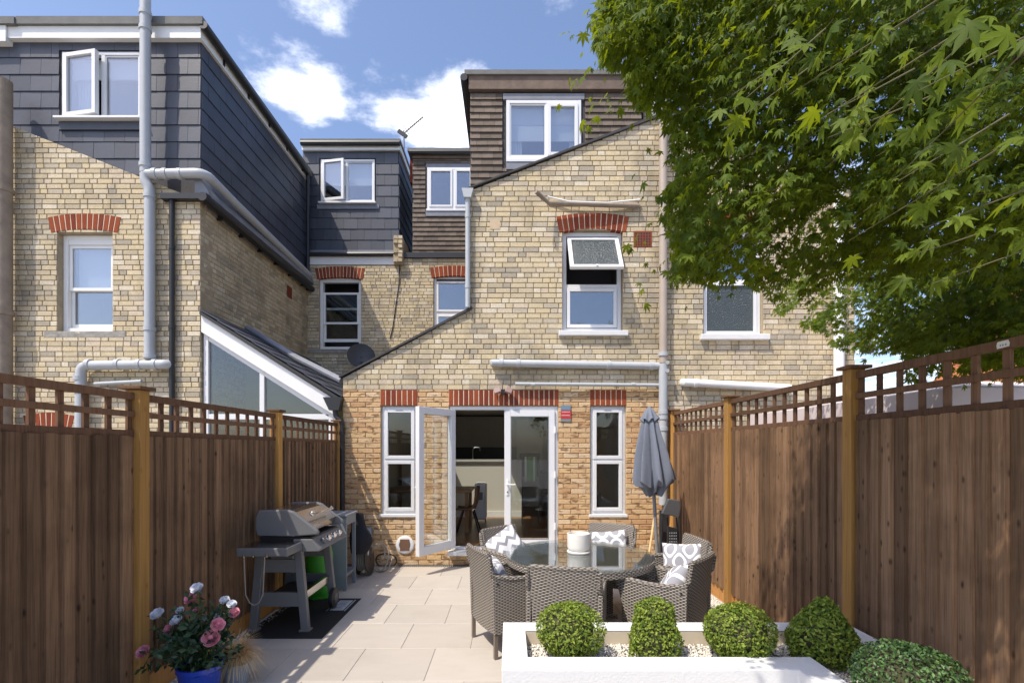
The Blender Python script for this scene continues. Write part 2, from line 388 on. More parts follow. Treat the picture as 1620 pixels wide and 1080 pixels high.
def np_mesh(name, V, T, m, smooth=False):
    me = bpy.data.meshes.new(name); V = np.asarray(V, dtype=np.float32); T = np.asarray(T, dtype=np.int32)
    k = T.shape[1]
    me.vertices.add(len(V)); me.vertices.foreach_set('co', V.ravel())
    me.loops.add(T.size); me.loops.foreach_set('vertex_index', T.ravel())
    me.polygons.add(len(T)); me.polygons.foreach_set('loop_start', np.arange(0, T.size, k, dtype=np.int32)); me.polygons.foreach_set('loop_total', np.full(len(T), k, dtype=np.int32))
    if smooth: me.polygons.foreach_set('use_smooth', np.ones(len(T), dtype=bool))
    me.update(calc_edges=True); me.validate()
    if m: me.materials.append(MATS[m])
    return me

def clip(poly, a, b, c):
    # keep a*u+b*v<=c
    out = []
    for i in range(len(poly)):
        p, q = poly[i], poly[(i+1) % len(poly)]; dp = a*p[0]+b*p[1]-c; dq = a*q[0]+b*q[1]-c
        if dp <= 0: out.append(p)
        if (dp < 0 < dq) or (dq < 0 < dp):
            t = dp/(dp-dq); out.append((p[0]+(q[0]-p[0])*t, p[1]+(q[1]-p[1])*t))
    return out
def area(p): return abs(sum(p[i][0]*p[(i+1) % len(p)][1]-p[(i+1) % len(p)][0]*p[i][1] for i in range(len(p))))/2
def lay(u0, u1, v0, v1, L, gauge, bond='stretcher', gap=.01, tops=(), skips=(), jit=.003):
    """bricks/tiles as convex outlines inside a region; tops: half-planes (a,b,c); skips: rectangles left free"""
    res = []; row = 0; v = v0
    while v < v1-1e-6:
        h = min(gauge-gap, v1-v)
        u = u0-(row % 2)*L/2 if bond == 'stretcher' else u0-random.random()*L*1.5
        k = 0
        if bond == 'random': u = u0-random.random()*L
        while u < u1:
            w = L if bond != 'flemish' else (L/2 if (k % 2 == 1 and random.random() < .85) or (k % 2 == 0 and random.random() < .1) else L)
            a, b = max(u, u0), min(u+w-gap, u1); full = (a == u and b == u+w-gap and h > gauge-gap-1e-6)
            u += w; k += 1
            if b-a < .02: continue
            rects = [(a, b, v, v+h)]
            for (sa, sb, sc, sd) in skips:
                nr = []
                for (p, q, r, s) in rects:
                    if sb <= p or sa >= q or sd <= r or sc >= s: nr.append((p, q, r, s)); continue
                    full = False
                    if sa > p: nr.append((p, sa-gap*.5, r, s))
                    if sb < q: nr.append((sb+gap*.5, q, r, s))
                    pm, qm = max(p, sa), min(q, sb)
                    if sc > r: nr.append((pm, qm, r, sc-gap*.3))
                    if sd < s: nr.append((pm, qm, sd+gap*.3, s))
                rects = nr
            for (p, q, r, s) in rects:
                if q-p < .015 or s-r < .012: continue
                poly = [(p, r), (q, r), (q, s), (p, s)]; f2 = full
                for (A, B, C) in tops:
                    n = clip(poly, A, B, C)
                    if len(n) != 4 or abs(area(n)-area(poly)) > 1e-9: f2 = False
                    poly = n
                    if len(poly) < 3: break
                if len(poly) >= 3 and area(poly) > 2e-4: res.append((poly, f2))
        v += gauge; row += 1
    return res
def chip(mb, poly, mp, d, cham=.004):
    """one brick: outline pushed out to depth d with a chamfered arris; mp(u,v,d)->xyz"""
    n = len(poly); cu = sum(p[0] for p in poly)/n; cv = sum(p[1] for p in poly)/n
    ins = []
    for u, v in poly:
        ins.append((u+(cham if u < cu else -cham), v+(cham if v < cv else -cham)))
    t = [random.uniform(-.0015, .0015) for _ in range(3)]
    vs = [mp(u, v, -.006) for u, v in poly]+[mp(u, v, d-cham) for u, v in poly]+[mp(u, v, d+t[0]+t[1]*(u-cu)*8+t[2]*(v-cv)*16) for u, v in ins]
    fs = [tuple(range(2*n, 3*n))]
    for i in range(n):
        j = (i+1) % n; fs.append((i, j, n+j, n+i)); fs.append((n+i, n+j, 2*n+j, 2*n+i))
    mb.add(vs, fs)
CHIPS = {}
def masonry(wall, pieces, mp, rot, m, d=.008, singles=0, focus=(0, 0), piece='brick', stuff='brickwork', cham=.004):
    """wall is the parent part; the `singles` uncut pieces nearest the focus become objects, the rest one stuff mesh"""
    full = [p for p in pieces if p[1]]; full.sort(key=lambda p: (p[0][0][0]-focus[0])**2+(p[0][0][1]-focus[1])**2)
    ids = set(id(p) for p in full[:singles])
    mb = MB()
    for p in pieces:
        if id(p) in ids:
            (u0, v0), (u1, v1) = p[0][0], p[0][2]; key = (round(u1-u0, 4), round(v1-v0, 4), round(d, 4), m, piece, random.randrange(3))
            if key not in CHIPS:
                b = MB(); w, h = key[0]/2, key[1]/2
                chip(b, [(-w, -h), (w, -h), (w, h), (-w, h)], lambda u, v, e: (u, -e, v), d, cham); CHIPS[key] = b.mesh(piece, m)
            o = link(piece, CHIPS[key], wall); o.location = mp((u0+u1)/2, (v0+v1)/2, random.uniform(-.001, .0015)); o.rotation_euler = (0, 0, rot)
        else: chip(mb, p[0], mp, d, cham)
    if mb.v:
        me = bpy.data.meshes.new(stuff); me.from_pydata(mb.v, [], mb.f); me.materials.append(MATS[m]); tag(link(stuff, me, wall), kind='stuff')
def strips(mb, u0, u1, base, top, holes, y0, y1, axis='y', extra=()):
    """solid wall with rectangular holes and a piecewise linear top"""
    us = sorted({u0, u1, *extra, *[h[0] for h in holes], *[h[1] for h in holes]}); us = [u for u in us if u0 <= u <= u1]
    for a, b in zip(us, us[1:]):
        if b-a < 1e-6: continue
        mid = (a+b)/2; hs = sorted((h[2], h[3]) for h in holes if h[0] <= mid <= h[1]); z = base
        ta, tb = top(a+1e-5), top(b-1e-5)
        for lo, hi in hs:
            if lo > z: mb.prism([(a, z), (b, z), (b, lo), (a, lo)], axis, y0, y1)
            z = hi
        mb.prism([(a, z), (b, z), (b, tb), (a, ta)], axis, y0, y1)
    return mb
def arch(house, x0, x1, zs, rise, n, Y, depth=.22, d=.014, parent=None, over=.05):
    """segmental arch of red voussoirs over an opening"""
    w = (x1-x0)+2*over; cx = (x0+x1)/2
    if rise > .001:
        r = w*w/8/rise+rise/2; cz = zs+rise-r; half = math.asin(w/2/r); am = [-half+.006/r+(2*half-.012/r)*i/10 for i in range(11)]
        outl = [(cx+(r+.003)*math.sin(a), cz+(r+.003)*math.cos(a)) for a in am]+[(cx+(r+depth-.003)*math.sin(a), cz+(r+depth-.003)*math.cos(a)) for a in reversed(am)]
    else: outl = [(x0-over+.003, zs+.003), (x1+over-.003, zs+.003), (x1+over-.003, zs+depth-.003), (x0-over+.003, zs+depth-.003)]
    L = MB().prism(outl, 'y', Y-.0095, Y+.10).build('lintel', 'mortar_pale', house)
    for k in range(n):
        mb = MB()
        if rise > .001:
            a0 = -half+2*half*k/n+.006/r; a1 = -half+2*half*(k+1)/n-.006/r
            poly = [(cx+q*math.sin(a), cz+q*math.cos(a)) for q, a in ((r, a0), (r, a1), (r+depth, a1), (r+depth, a0))]
        else:
            a0 = x0-over+w*k/n+.0065; a1 = x0-over+w*(k+1)/n-.0065; poly = [(a0, zs), (a1, zs), (a1, zs+depth), (a0, zs+depth)]
        chip(mb, poly, lambda u, v, e: (u, Y-e+(.09 if e < 0 else 0), v), d); mb.build('brick', 'brick_red', L)
    return L
def ring(mb, x0, x1, z0, z1, y0, y1, w, wb=None, ch=.0):
    wb = wb or w
    mb.box(x0, x0+w, y0, y1, z0, z1); mb.box(x1-w, x1, y0, y1, z0, z1)
    mb.box(x0+w, x1-w, y0+.0008, y1, z1-w, z1); mb.box(x0+w, x1-w, y0+.0008, y1, z0, z0+wb); return mb
def pane(o, x0, x1, z0, z1, y, m='glass_up'):
    MB().box(x0, x1, y, y+.012, z0, z1).build('pane', m, o)
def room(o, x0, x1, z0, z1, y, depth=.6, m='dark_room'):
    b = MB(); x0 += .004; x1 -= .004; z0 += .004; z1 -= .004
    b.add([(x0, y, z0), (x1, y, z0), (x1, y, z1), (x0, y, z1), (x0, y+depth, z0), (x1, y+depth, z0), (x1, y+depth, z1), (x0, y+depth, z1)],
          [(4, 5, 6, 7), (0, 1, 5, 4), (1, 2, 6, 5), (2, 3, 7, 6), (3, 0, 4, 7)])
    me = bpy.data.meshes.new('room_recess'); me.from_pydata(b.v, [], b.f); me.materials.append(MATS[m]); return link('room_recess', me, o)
def swing(o, hinge, ang, axis='Z'):
    M = Matrix.Translation(hinge) @ Matrix.Rotation(ang, 4, axis) @ Matrix.Translation(-Vector(hinge))
    for c in [o]: c.matrix_basis = M @ c.matrix_basis
def pipe(house, name, pts, r, m, collars=(), n=12):
    o = MB().tube(pts, r, n).build(name, m, house, smooth=True)
    for (p, d) in collars:
        p = Vector(p); d = Vector(d).normalized()
        MB().tube([p-d*.03, p-d*.028, p+d*.028, p+d*.03], [r*1.02, r*1.17, r*1.17, r*1.02], n).build('collar', m, o, smooth=True)
    return o
def bend(pts, r=.08, n=5):
    """round the corners of a polyline"""
    pts = [Vector(p) for p in pts]; out = [pts[0]]
    for a, b, c in zip(pts, pts[1:], pts[2:]):
        d1 = (a-b); d2 = (c-b); q = min(r, d1.length*.48, d2.length*.48); p0 = b+d1.normalized()*q; p2 = b+d2.normalized()*q
        for i in range(n+1):
            t = i/n; out.append(p0*(1-t)**2+b*2*t*(1-t)+p2*t*t)
    out.append(pts[-1]); return out
# ---------------------------------------------------------------- ground and patio
gr = MB().add([(-400, -60, -.03), (400, -60, -.03), (400, 1500, -.03), (-400, 1500, -.03)], [(0, 1, 2, 3)]).build('ground', 'concrete'); tag(gr, kind='structure')
FY = 7.3; BY = 11.2; S0 = F/FY
XL, XR = -2.5, 2.4                                   # garden faces of the two fences
patio = MB().box(XL-.02, XR+.02, .6, FY+.05, -.029, -.006).build('patio', 'sand_joint'); tag(patio, kind='structure')
slab_me = {}
def slab(x0, x1, y0, y1):
    w, h = round(x1-x0-.003, 3), round(y1-y0-.003, 3)
    if (w, h) not in slab_me:
        m = MB(); c = .003
        m.add([(-w/2, -h/2, -.010), (w/2, -h/2, -.010), (w/2, h/2, -.010), (-w/2, h/2, -.010)]+[(a*(w/2-q), b*(h/2-q), z) for q, z in ((0, -c), (c, 0)) for a, b in ((-1, -1), (1, -1), (1, 1), (-1, 1))],
              [(8, 9, 10, 11)]+[(i, (i+1) % 4, (i+1) % 4+4, i+4) for i in range(4)]+[(i+4, (i+1) % 4+4, (i+1) % 4+8, i+8) for i in range(4)])
        slab_me[(w, h)] = m.mesh('slab', 'paving')
    o = link('slab', slab_me[(w, h)], patio); o.location = ((x0+x1)/2, (y0+y1)/2, 0)
y = 1.25; row = 0
while y < FY-.14:
    y1 = min(y+.6, FY-.13); x = -2.39-(0 if row % 2 else .3)-.34+.0
    while x < 2.2:
        a, b = max(x, -2.38), min(x+.6, 2.18)
        if b-a > .05: slab(a, b, y, y1)
        x += .6
    y = y1 if y1 < y+.6 else y+.6; row += 1
# drain channel along the foot of the house wall
dr = thing('drain_channel', 'slotted black drain channel along the foot of the buff brick wall', 'drain', (-.2, FY-.07, 0))
MB().box(-2.4, 2.2, FY-.13, FY-.01, -.028, -.010).build('channel', 'black_plastic', dr)
g = MB()
for i in range(150): g.box(-2.38+i*.03, -2.366+i*.03, FY-.125, FY-.015, -.012, .002)
g.box(-2.4, 2.2, FY-.129, FY-.12, -.012, .003); g.box(-2.4, 2.2, FY-.02, FY-.012, -.012, .003)
tag(g.build('grate', 'grey_metal', dr), kind='stuff')

# ---------------------------------------------------------------- window builders
def casements(house, x0, x1, z0, z1, Y, lights, glass='glass_up', fw=.05, sw=.045, name='window', depth=.07, sill=None, recess=True, label=None):
    """white plastic window: outer frame, one sash and pane per light (x0,x1,z0,z1,kind,angle)"""
    w = ring(MB(), x0, x1, z0, z1, Y, Y+depth, fw); o = w.build(name, 'upvc', house, bevel=.004)
    if label: o['label'] = label
    for (a, b, c, d, kind, ang) in lights:
        s = MB()
        if kind == 'fixed':
            ring(s, a, b, c, d, Y+.012, Y+.05, .018); so_ = s.build('sash', 'upvc', o); pane(so_, a+.018, b-.018, c+.018, d-.018, Y+.03, glass)
        else:
            ring(s, a, b, c, d, Y-.018, Y+.045, sw); so_ = s.build('sash', 'upvc', o, bevel=.004); pane(so_, a+sw, b-sw, c+sw, d-sw, Y+.012, glass)
            MB().box((a+b)/2-.05, (a+b)/2+.05, Y-.022, Y-.0185, d-.02, d-.012).build('vent', 'grey_print', so_) if kind == 'vent' else None
            if kind == 'left' and ang: swing(so_, (a, Y, c), -Rd(ang))
            if kind == 'top' and ang: swing(so_, (a, Y, d), -Rd(ang), 'X')
    for i in range(len(lights)-1):
        a, b, c, d = lights[i][:4]; e = lights[i+1]
        if abs(e[0]-b) < .2 and e[0] > a+.05: MB().box(b-.002, e[0]+.002, Y+.004, Y+depth-.01, z0+fw, z1-fw).build('mullion', 'upvc', o)
        elif e[3] <= c+.001: MB().box(x0+fw, x1-fw, Y+.004, Y+depth-.01, e[3]-.002, c+.002).build('transom', 'upvc', o)
    if sill: MB().box(x0-sill[0], x1+sill[0], Y-sill[1], Y+.02, z0-sill[2], z0-.002).build('sill', sill[3] if len(sill) > 3 else 'upvc', o, bevel=.005)
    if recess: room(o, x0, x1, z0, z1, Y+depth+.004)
    return o
def sash_window(house, x0, x1, z0, z1, Y, drop=0.0, rise=0.0, m='white_paint', glass='glass_up', stone=None, split=.5, low=0.0, label=None):
    """box sash with two sliding lights, the lower one behind the upper, optionally part open"""
    o = MB(); ring(o, x0, x1, z0, z1, Y, Y+.12, .065); o.box(x0+.065, x1-.065, Y+.01, Y+.1, z1-.065-rise, z1-.06); o = o.build('window', m, house, bevel=.004)
    if label: o['label'] = label
    a, b, c, d = x0+.068, x1-.068, z0+.068, z1-.068-rise; mid = c+(d-c)*split
    s = ring(MB(), a, b, mid-.02-drop, d-drop, Y+.028, Y+.062, .045).build('upper_sash', m, o); pane(s, a+.045, b-.045, mid+.025-drop, d-.045-drop, Y+.042, glass)
    s = ring(MB(), a, b, c+low, mid+.02+low, Y+.068, Y+.102, .045, .07).build('lower_sash', m, o); pane(s, a+.045, b-.045, c+.07+low, mid-.025+low, Y+.082, glass)
    if stone: MB().box(x0-stone[0], x1+stone[0], Y-stone[1], Y+.05, z0-stone[2], z0-.003).build('sill', stone[3], o, bevel=.008)
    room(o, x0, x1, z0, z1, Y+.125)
    return o
front = lambda Y: (lambda u, v, e: (u, Y-e, v))
side = lambda X: (lambda u, v, e: (X+e, u, v))
def shingles(parent, pieces, mp, rot, m, piece, t=.012, lift=.016, gauge=.25, flip=1):
    """overlapping slates/tiles, each an object: thin wedge leaning out at its foot"""
    for poly, full in pieces:
        us = [p[0] for p in poly]; vs = [p[1] for p in poly]; cu, cv = (min(us)+max(us))/2, (min(vs)+max(vs))/2
        lf = lift*random.uniform(.85, 1.15); key = (round(max(us)-min(us), 3), m, gauge, random.randrange(3)) if full else None
        def mk():
            b = MB(); n = len(poly); vmax = max(vs)-cv; h = max(max(vs)-min(vs), .01)
            pts = [(p[0]-cu, p[1]-cv) for p in poly]
            def out(v): return t+lf*(vmax-v)/gauge
            tl = random.uniform(-.002, .002)
            vv = [(u, -.001, v) for u, v in pts]+[(u, -out(v)-tl*u*4, v) for u, v in pts]
            fs = [tuple(range(n, 2*n))]+[(i, (i+1) % n, (i+1) % n+n, i+n) for i in range(n)]
            b.add(vv, fs); return b.mesh(piece, m)
        if key:
            if key not in CHIPS: CHIPS[key] = mk()
            me = CHIPS[key]
        else: me = mk()
        o = link(piece, me, parent); o.location = mp(cu, cv, 0); o.rotation_euler = (0, 0, rot)

# ================================================================ middle house (the garden's own)
A = thing('terraced_house', 'middle terraced house with yellow brick gable, buff brick ground floor and French doors', 'house', (0, FY+.1, 0))
eA = (-.585, zw(303, FY)); apx = (2.28, zw(184, FY)); kA = (apx[1]-eA[1])/(apx[0]-eA[0])
l0 = (-2.452, zw(598, FY)); l1 = (-.585, zw(491, FY)); kL = (l1[1]-l0[1])/(l1[0]-l0[0])
topA = lambda x: l0[1]+kL*(x-l0[0]) if x < -.585 else eA[1]+kA*(x-eA[0])
def rp(a, b, c, d, Y=FY): return (xw(a, Y), xw(b, Y), zw(d, Y), zw(c, Y))      # px x0,x1,ytop,ybottom -> x0,x1,z0,z1
wl = rp(603, 660, 642, 813); wr = rp(934, 990, 642, 813); dd = rp(711, 883, 642, 869); wu = rp(890, 985, 364, 524)
holesA = [wl, wr, dd, wu]
ZB = zw(616.5, FY)                                    # buff brick below, yellow stock brick above
wall = MB(); strips(wall, -2.452, 2.28, 0, lambda x: ZB, [wl, wr, dd], FY+.008, FY+.3); wallA = wall.build('extension_wall', 'mortar_buff', A)
w2 = MB(); strips(w2, -2.452, 2.28, ZB, topA, [wu], FY+.008, FY+.3, extra=(-.585,)); gableA = w2.build('gable_wall', 'mortar_stock', A)
lin = zw(641, FY); lt = ZB-.005
skA = [wl, wr, dd]+[(r[0]-.0, r[1]+.0, lin, ZB) for r in (wl, wr, dd)]
cat = rp(630, 655, 846, 877)
pc = lay(-2.452, 2.28, .0, ZB, .225, .0752, 'stretcher', .010, skips=skA)
masonry(wallA, pc, front(FY), 0, 'brick_buff', singles=170, focus=(-.2, 1.2))
gt = [(-kL, 1, l0[1]-kL*l0[0])]
pl = lay(-2.452, -.585, ZB+.006, 4.0, .225, .0752, 'flemish', tops=gt)
pr = lay(-.585, 2.28, ZB+.006, 6.8, .225, .0752, 'flemish', tops=[(-kA, 1, eA[1]-kA*eA[0])], skips=[wu])
masonry(gableA, pl+pr, front(FY), 0, 'brick_stock', singles=130, focus=(.2, 3.2))
for r, n in ((wl, 7), (wr, 7), (dd, 22)): arch(A, r[0], r[1], lin, 0, n, FY, lt-lin, over=.012)
arch(A, wu[0], wu[1], zw(363, FY)-.045, .05, 13, FY, .235, over=.055)
# coping/verge strips on the two slopes
def verge(x0, z0, x1, z1, m='tile_dark', ov=.05, th=.045):
    v = MB(); v.prism([(x0-ov, z0-kL*0+.004), (x1+.02, z1+.004+.0), (x1+.02, z1+th), (x0-ov, z0+th-ov*.4)], 'y', FY-.045, FY+.32); return v.build('verge', m, A)
verge(l0[0], l0[1], l1[0]+.02, l1[1]+.01); verge(eA[0]-.01, eA[1], apx[0], apx[1])
# roofs behind the gable
rf = MB()
zr = lambda x: topA(x)+.02
rf.prism([(-.60, eA[1]-.05), (2.28, apx[1]-.05), (2.28, apx[1]+.0), (-.60, eA[1]+.0)], 'y', FY+.33, BY); rf.build('outrigger_roof', 'tile_dark', A)
rx = (-1.95, -.85); ry = (9.05, 10.3)                # rooflight over the kitchen
def sl(x, o): return l0[1]+kL*(x-l0[0])+o
rf = MB()
for (a, b, c, d) in ((-2.45, -.585, FY+.33, ry[0]), (-2.45, -.585, ry[1], BY), (-2.45, rx[0], ry[0], ry[1]), (rx[1], -.585, ry[0], ry[1])):
    rf.prism([(a, sl(a, -.12)), (b, sl(b, -.12)), (b, sl(b, -.02)), (a, sl(a, -.02))], 'y', c, d)
lr = rf.build('lean_to_roof', 'tile_dark', A)
MB().prism([(rx[0]-.03, sl(rx[0]-.03, .0)), (rx[1]+.03, sl(rx[1]+.03, .0)), (rx[1]+.03, sl(rx[1]+.03, .02)), (rx[0]-.03, sl(rx[0]-.03, .02))], 'y', ry[0]-.03, ry[1]+.03).build('rooflight', 'glass_door', lr)
MB().box(-.60, -.40, FY+.31, BY, 2.7, eA[1]-.06).build('side_wall', 'mortar_stock', A)
MB().box(2.0, 2.27, FY+.31, 13.5, 0, apx[1]-.3).build('party_wall', 'mortar_stock', A)

# upper windows of the gable: top-hung light open above a fixed one
x0, x1, z0, z1 = wu; mid = zw(449, FY); Yf = FY+.075
o = casements(A, x0+.004, x1-.004, z0+.004, z1-.004, Yf, [], fw=.06, sill=None, label='white window with its small top light tilted open')
tl = (x0+.075, x1-.055, mid+.02, z1-.09)
s = ring(MB(), tl[0], tl[1], tl[2], tl[3], Yf-.03, Yf+.02, .055).build('sash', 'upvc', o, bevel=.004); pane(s, tl[0]+.055, tl[1]-.055, tl[2]+.055, tl[3]-.055, Yf-.01, 'glass_obscure')
MB().box((tl[0]+tl[1])/2-.015, (tl[0]+tl[1])/2+.015, Yf-.05, Yf-.03, tl[2]+.005, tl[2]+.03).build('handle', 'upvc', s)
swing(s, (tl[0], Yf-.02, tl[3]), -Rd(33), 'X')
MB().box(x0+.064, x1-.064, Yf+.002, Yf+.06, mid-.035, mid+.015).build('transom', 'upvc', o)
s = ring(MB(), x0+.07, x1-.07, z0+.07, mid-.04, Yf-.012, Yf+.04, .05).build('sash', 'upvc', o, bevel=.004); pane(s, x0+.12, x1-.12, z0+.12, mid-.09, Yf+.012)
MB().box(x0-.06, x1+.07, FY-.07, FY+.09, z0-.075, z0+.002).build('sill', 'painted_sill', o, bevel=.008)

# ground-floor side windows
for r, lb in ((wl, 'narrow white two-light window left of the French doors'), (wr, 'narrow white two-light window right of the French doors')):
    x0, x1, z0, z1 = r; t = zw(727, FY)
    casements(A, x0+.006, x1-.006, z0+.004, z1-.006, FY+.035, [(x0+.045, x1-.045, t+.012, z1-.045, 'vent', 0), (x0+.045, x1-.045, z0+.045, t-.012, 'sash', 0)], 'glass_low', fw=.045, sw=.05, recess=False, sill=(.03, .06, .045), label=lb)
# French doors
x0, x1, z0, z1 = dd; Yd = FY+.02
df = MB(); df.box(x0+.004, x0+.05, Yd, Yd+.08, z0, z1-.004); df.box(x1-.05, x1-.004, Yd, Yd+.08, z0, z1-.004); df.box(x0+.05, x1-.05, Yd+.001, Yd+.08, z1-.055, z1-.004); df.box(x0+.05, x1-.05, Yd+.001, Yd+.08, z0, z0+.035)
fr = df.build('door_frame', 'upvc', A, bevel=.004)
MB().box(x0-.02, x1+.05, FY-.16, FY+.018, z0-.06, z0-.004).build('threshold', 'painted_sill', fr, bevel=.006)
xm = xw(798, FY)
def leaf(name, a, b, hinge, ang, hx, flip):
    d = ring(MB(), a, b, z0+.04, z1-.06, Yd-.03, Yd+.04, .095, .12); o = d.build(name, 'upvc', A, bevel=.005)
    pane(o, a+.095, b-.095, z0+.16, z1-.155, Yd+.002, 'glass_door')
    b2 = MB(); ring(b2, a+.09, b-.09, z0+.155, z1-.15, Yd-.034, Yd-.029, .012); b2.build('bead', 'grey_print', o)
    h = MB(); h.box(hx-.018, hx+.018, Yd-.042, Yd-.03, 1.03, 1.26); h.bar((hx, Yd-.04, 1.19), (hx, Yd-.085, 1.19), .02, .02); h.bar((hx, Yd-.08, 1.19), (hx+flip*.12, Yd-.08, 1.19), .018, .02); h.build('handle', 'white_paint', o, bevel=.004)
    k = MB(); k.tube([(hx, Yd-.042, 1.08), (hx, Yd-.05, 1.08)], .011, 10); k.build('lock', 'grey_metal', o)
    for hz in (z0+.35, (z0+z1)/2+.05, z1-.35):
        q = MB(); q.tube([(hinge, Yd-.045, hz-.05), (hinge, Yd-.045, hz+.05)], .014, 8); q.build('hinge', 'upvc', o, smooth=True)
    if ang: swing(o, (hinge, Yd-.03, z0), ang)
    return o
leaf('door', xm, x1-.05, x1-.045, 0, xm+.045, 1)['label'] = 'closed right-hand glazed French door'
leaf('door', x0+.05, xm-.006, x0+.045, -Rd(124), xm-.055, -1)['label'] = 'left-hand glazed French door swung wide open'
# cat flap
cx_, cz_ = xw(641, FY), zw(861, FY); c = MB().lathe([(.0, 0), (.135, 0), (.135, .012), (.12, .022), (.085, .022)], (0, 0, 0), 28); c.xform(Matrix.Translation((cx_, FY-.008, cz_)) @ Matrix.Rotation(PI/2, 4, 'X'))
cf = c.build('cat_flap', 'upvc', A, smooth=True); MB().box(cx_-.07, cx_+.07, FY-.036, FY-.03, cz_-.085, cz_+.085).build('flap', 'chair_brown', cf, bevel=.01)

# kitchen behind the doors
FZ = .25
MB().box(-2.40, 1.98, FY+.31, 13.2, FZ-.1, FZ).build('kitchen_floor', 'floor_oak', A)
MB().box(-2.44, -2.40, FY+.31, 13.2, FZ-.1, 2.62).build('kitchen_wall', 'room_cream', A); MB().box(-2.44, 1.99, 13.2, 13.3, FZ-.1, 2.75).build('kitchen_wall', 'room_cream', A)
MB().box(1.96, 1.995, FY+.31, 13.2, FZ-.1, 2.62).build('kitchen_wall', 'room_cream', A)
MB().box(-.58, 1.98, FY+.32, 13.2, 2.58, 2.66).build('kitchen_ceiling', 'room_cream', A); MB().box(-2.44, -.58, BY-.3, 13.2, 2.58, 2.66).build('kitchen_ceiling', 'room_cream', A)
ku = thing('kitchen_units', 'dim fitted kitchen units against the far wall seen through the open door', 'kitchen units', (-.6, 12.9, FZ))
for i in range(7):
    x = -2.3+i*.45
    MB().box(x, x+.44, 12.62, 12.64, FZ+1.5, FZ+2.28).build('cupboard_door', 'cabinet', ku, bevel=.004)
MB().box(-2.3, .85, 12.645, 13.19, FZ+1.5, FZ+2.29).build('wall_cupboard', 'cabinet', ku); MB().box(-2.3, .85, 13.15, 13.195, FZ+.9, FZ+1.5).build('splashback', 'splash_dark', ku)
MB().box(-2.3, .85, 12.6, 13.19, FZ, FZ+.9).build('base_unit', 'cabinet', ku)
MB().box(.2, .86, 12.5, 12.59, FZ, FZ+2.2).build('oven_tower', 'cream_panel', ku); MB().box(.28, .78, 12.47, 12.5, FZ+.75, FZ+1.35).build('oven', 'black_plastic', ku)
pn = thing('kitchen_peninsula', 'cream kitchen peninsula with pale worktop and a tap behind the open door', 'kitchen island', (-.4, 10.6, FZ))
xr = xw(826, 10.6)
MB().box(-2.3, xr, 10.6, 11.25, FZ, zw(730, 10.6)).build('panel', 'cream_panel', pn); MB().box(-2.3, xr+.02, 10.56, 11.3, zw(730, 10.6)+.002, zw(727, 10.6)).build('worktop', 'worktop', pn)
MB().box(-2.3, xr+.01, 10.58, 10.598, FZ, FZ+.12).build('skirting', 'white_paint', pn)
tp = P(748, 727, 10.9); MB().tube(bend([tp, tp+Vector((0, 0, .28)), tp+Vector((.16, 0, .28)), tp+Vector((.16, 0, .2))], .08), .014, 8).build('tap', 'chrome', pn, smooth=True)
ac = thing('air_conditioner', 'white portable air conditioner on castors in front of the kitchen peninsula', 'appliance', (xw(760, 9.9), 9.9, FZ))
b = MB().box(xw(751, 9.9), xw(770, 9.9), 9.8, 10.1, FZ+.05, zw(763, 9.9)); ab = b.build('body', 'appliance', ac, bevel=.05); MB().box(xw(756, 9.9), xw(764, 9.9), 9.792, 9.802, FZ+.45, FZ+.6).build('grille', 'grey_print', ac)
for sx in (753, 768): MB().tube([(xw(sx, 9.9)-.012, 9.9, FZ+.028), (xw(sx, 9.9)+.012, 9.9, FZ+.028)], .028, 10).build('castor', 'black_plastic', ac)
dt = thing('dining_table', 'oak dining table just inside the open left door', 'table', (-1.45, 9.0, FZ))
MB().box(-2.2, xw(748, 9.0), 8.55, 9.5, FZ+.70, FZ+.745).build('tabletop', 'table_oak', dt, bevel=.005)
for sx in (-2.1, xw(741, 9.0)):
    for sy in (8.62, 9.43): MB().box(sx-.03, sx+.03, sy-.03, sy+.03, FZ, FZ+.698).build('leg', 'table_oak', dt)
dc = thing('dining_chair', 'brown shell dining chair with splayed dark legs at the oak table', 'chair', (xw(742, 8.5), 8.5, FZ))
cxd = xw(741, 8.45); b = MB()
for i in range(7):
    pass
sh = []
prof = [(-.20, .42), (-.12, .41), (.04, .42), (.13, .45), (.17, .55), (.19, .70), (.20, .82)]
n_ = 7
vs = []; fs = []
for i, (px_, pz_) in enumerate(prof):
    for j in range(n_):
        t = j/(n_-1)*2-1; wv = .22*(1-.12*(i > 4)); vs.append((cxd+px_-.05*t*t*(i > 2), 8.45+t*wv, FZ+pz_+.03*t*t*(i < 4)))
for i in range(len(prof)-1):
    for j in range(n_-1): fs.append((i*n_+j, i*n_+j+1, (i+1)*n_+j+1, (i+1)*n_+j))
o = MB().add(vs, fs).build('seat_shell', 'chair_brown', dc, smooth=True); so_m = o.modifiers.new('thick', 'SOLIDIFY'); so_m.thickness = .02
for sx, sy in ((-1, -1), (-1, 1), (1, -1), (1, 1)): MB().tube([(cxd+sx*.09, 8.45+sy*.1, FZ+.41), (cxd+sx*.21, 8.45+sy*.2, FZ)], [.016, .010], 8).build('leg', 'black_plastic', dc)
tw = thing('towel', 'green and white striped towel hanging inside behind the closed glass door', 'towel', (xw(838, 9.6), 9.6, 1.1))
tx0, tx1 = xw(830, 9.6), xw(849, 9.6); tz0, tz1 = zw(761, 9.6), zw(722, 9.6)
for i, (a, b_, m) in enumerate(((0, .16, 'white_paint'), (.16, .72, 'towel_green'), (.72, .86, 'white_paint'), (.86, 1, 'towel_green'))): MB().box(tx0+(tx1-tx0)*a, tx0+(tx1-tx0)*b_, 9.6+.01*math.sin(i*2), 9.625+.01*math.sin(i*2), tz0, tz1).build('stripe', m, tw)
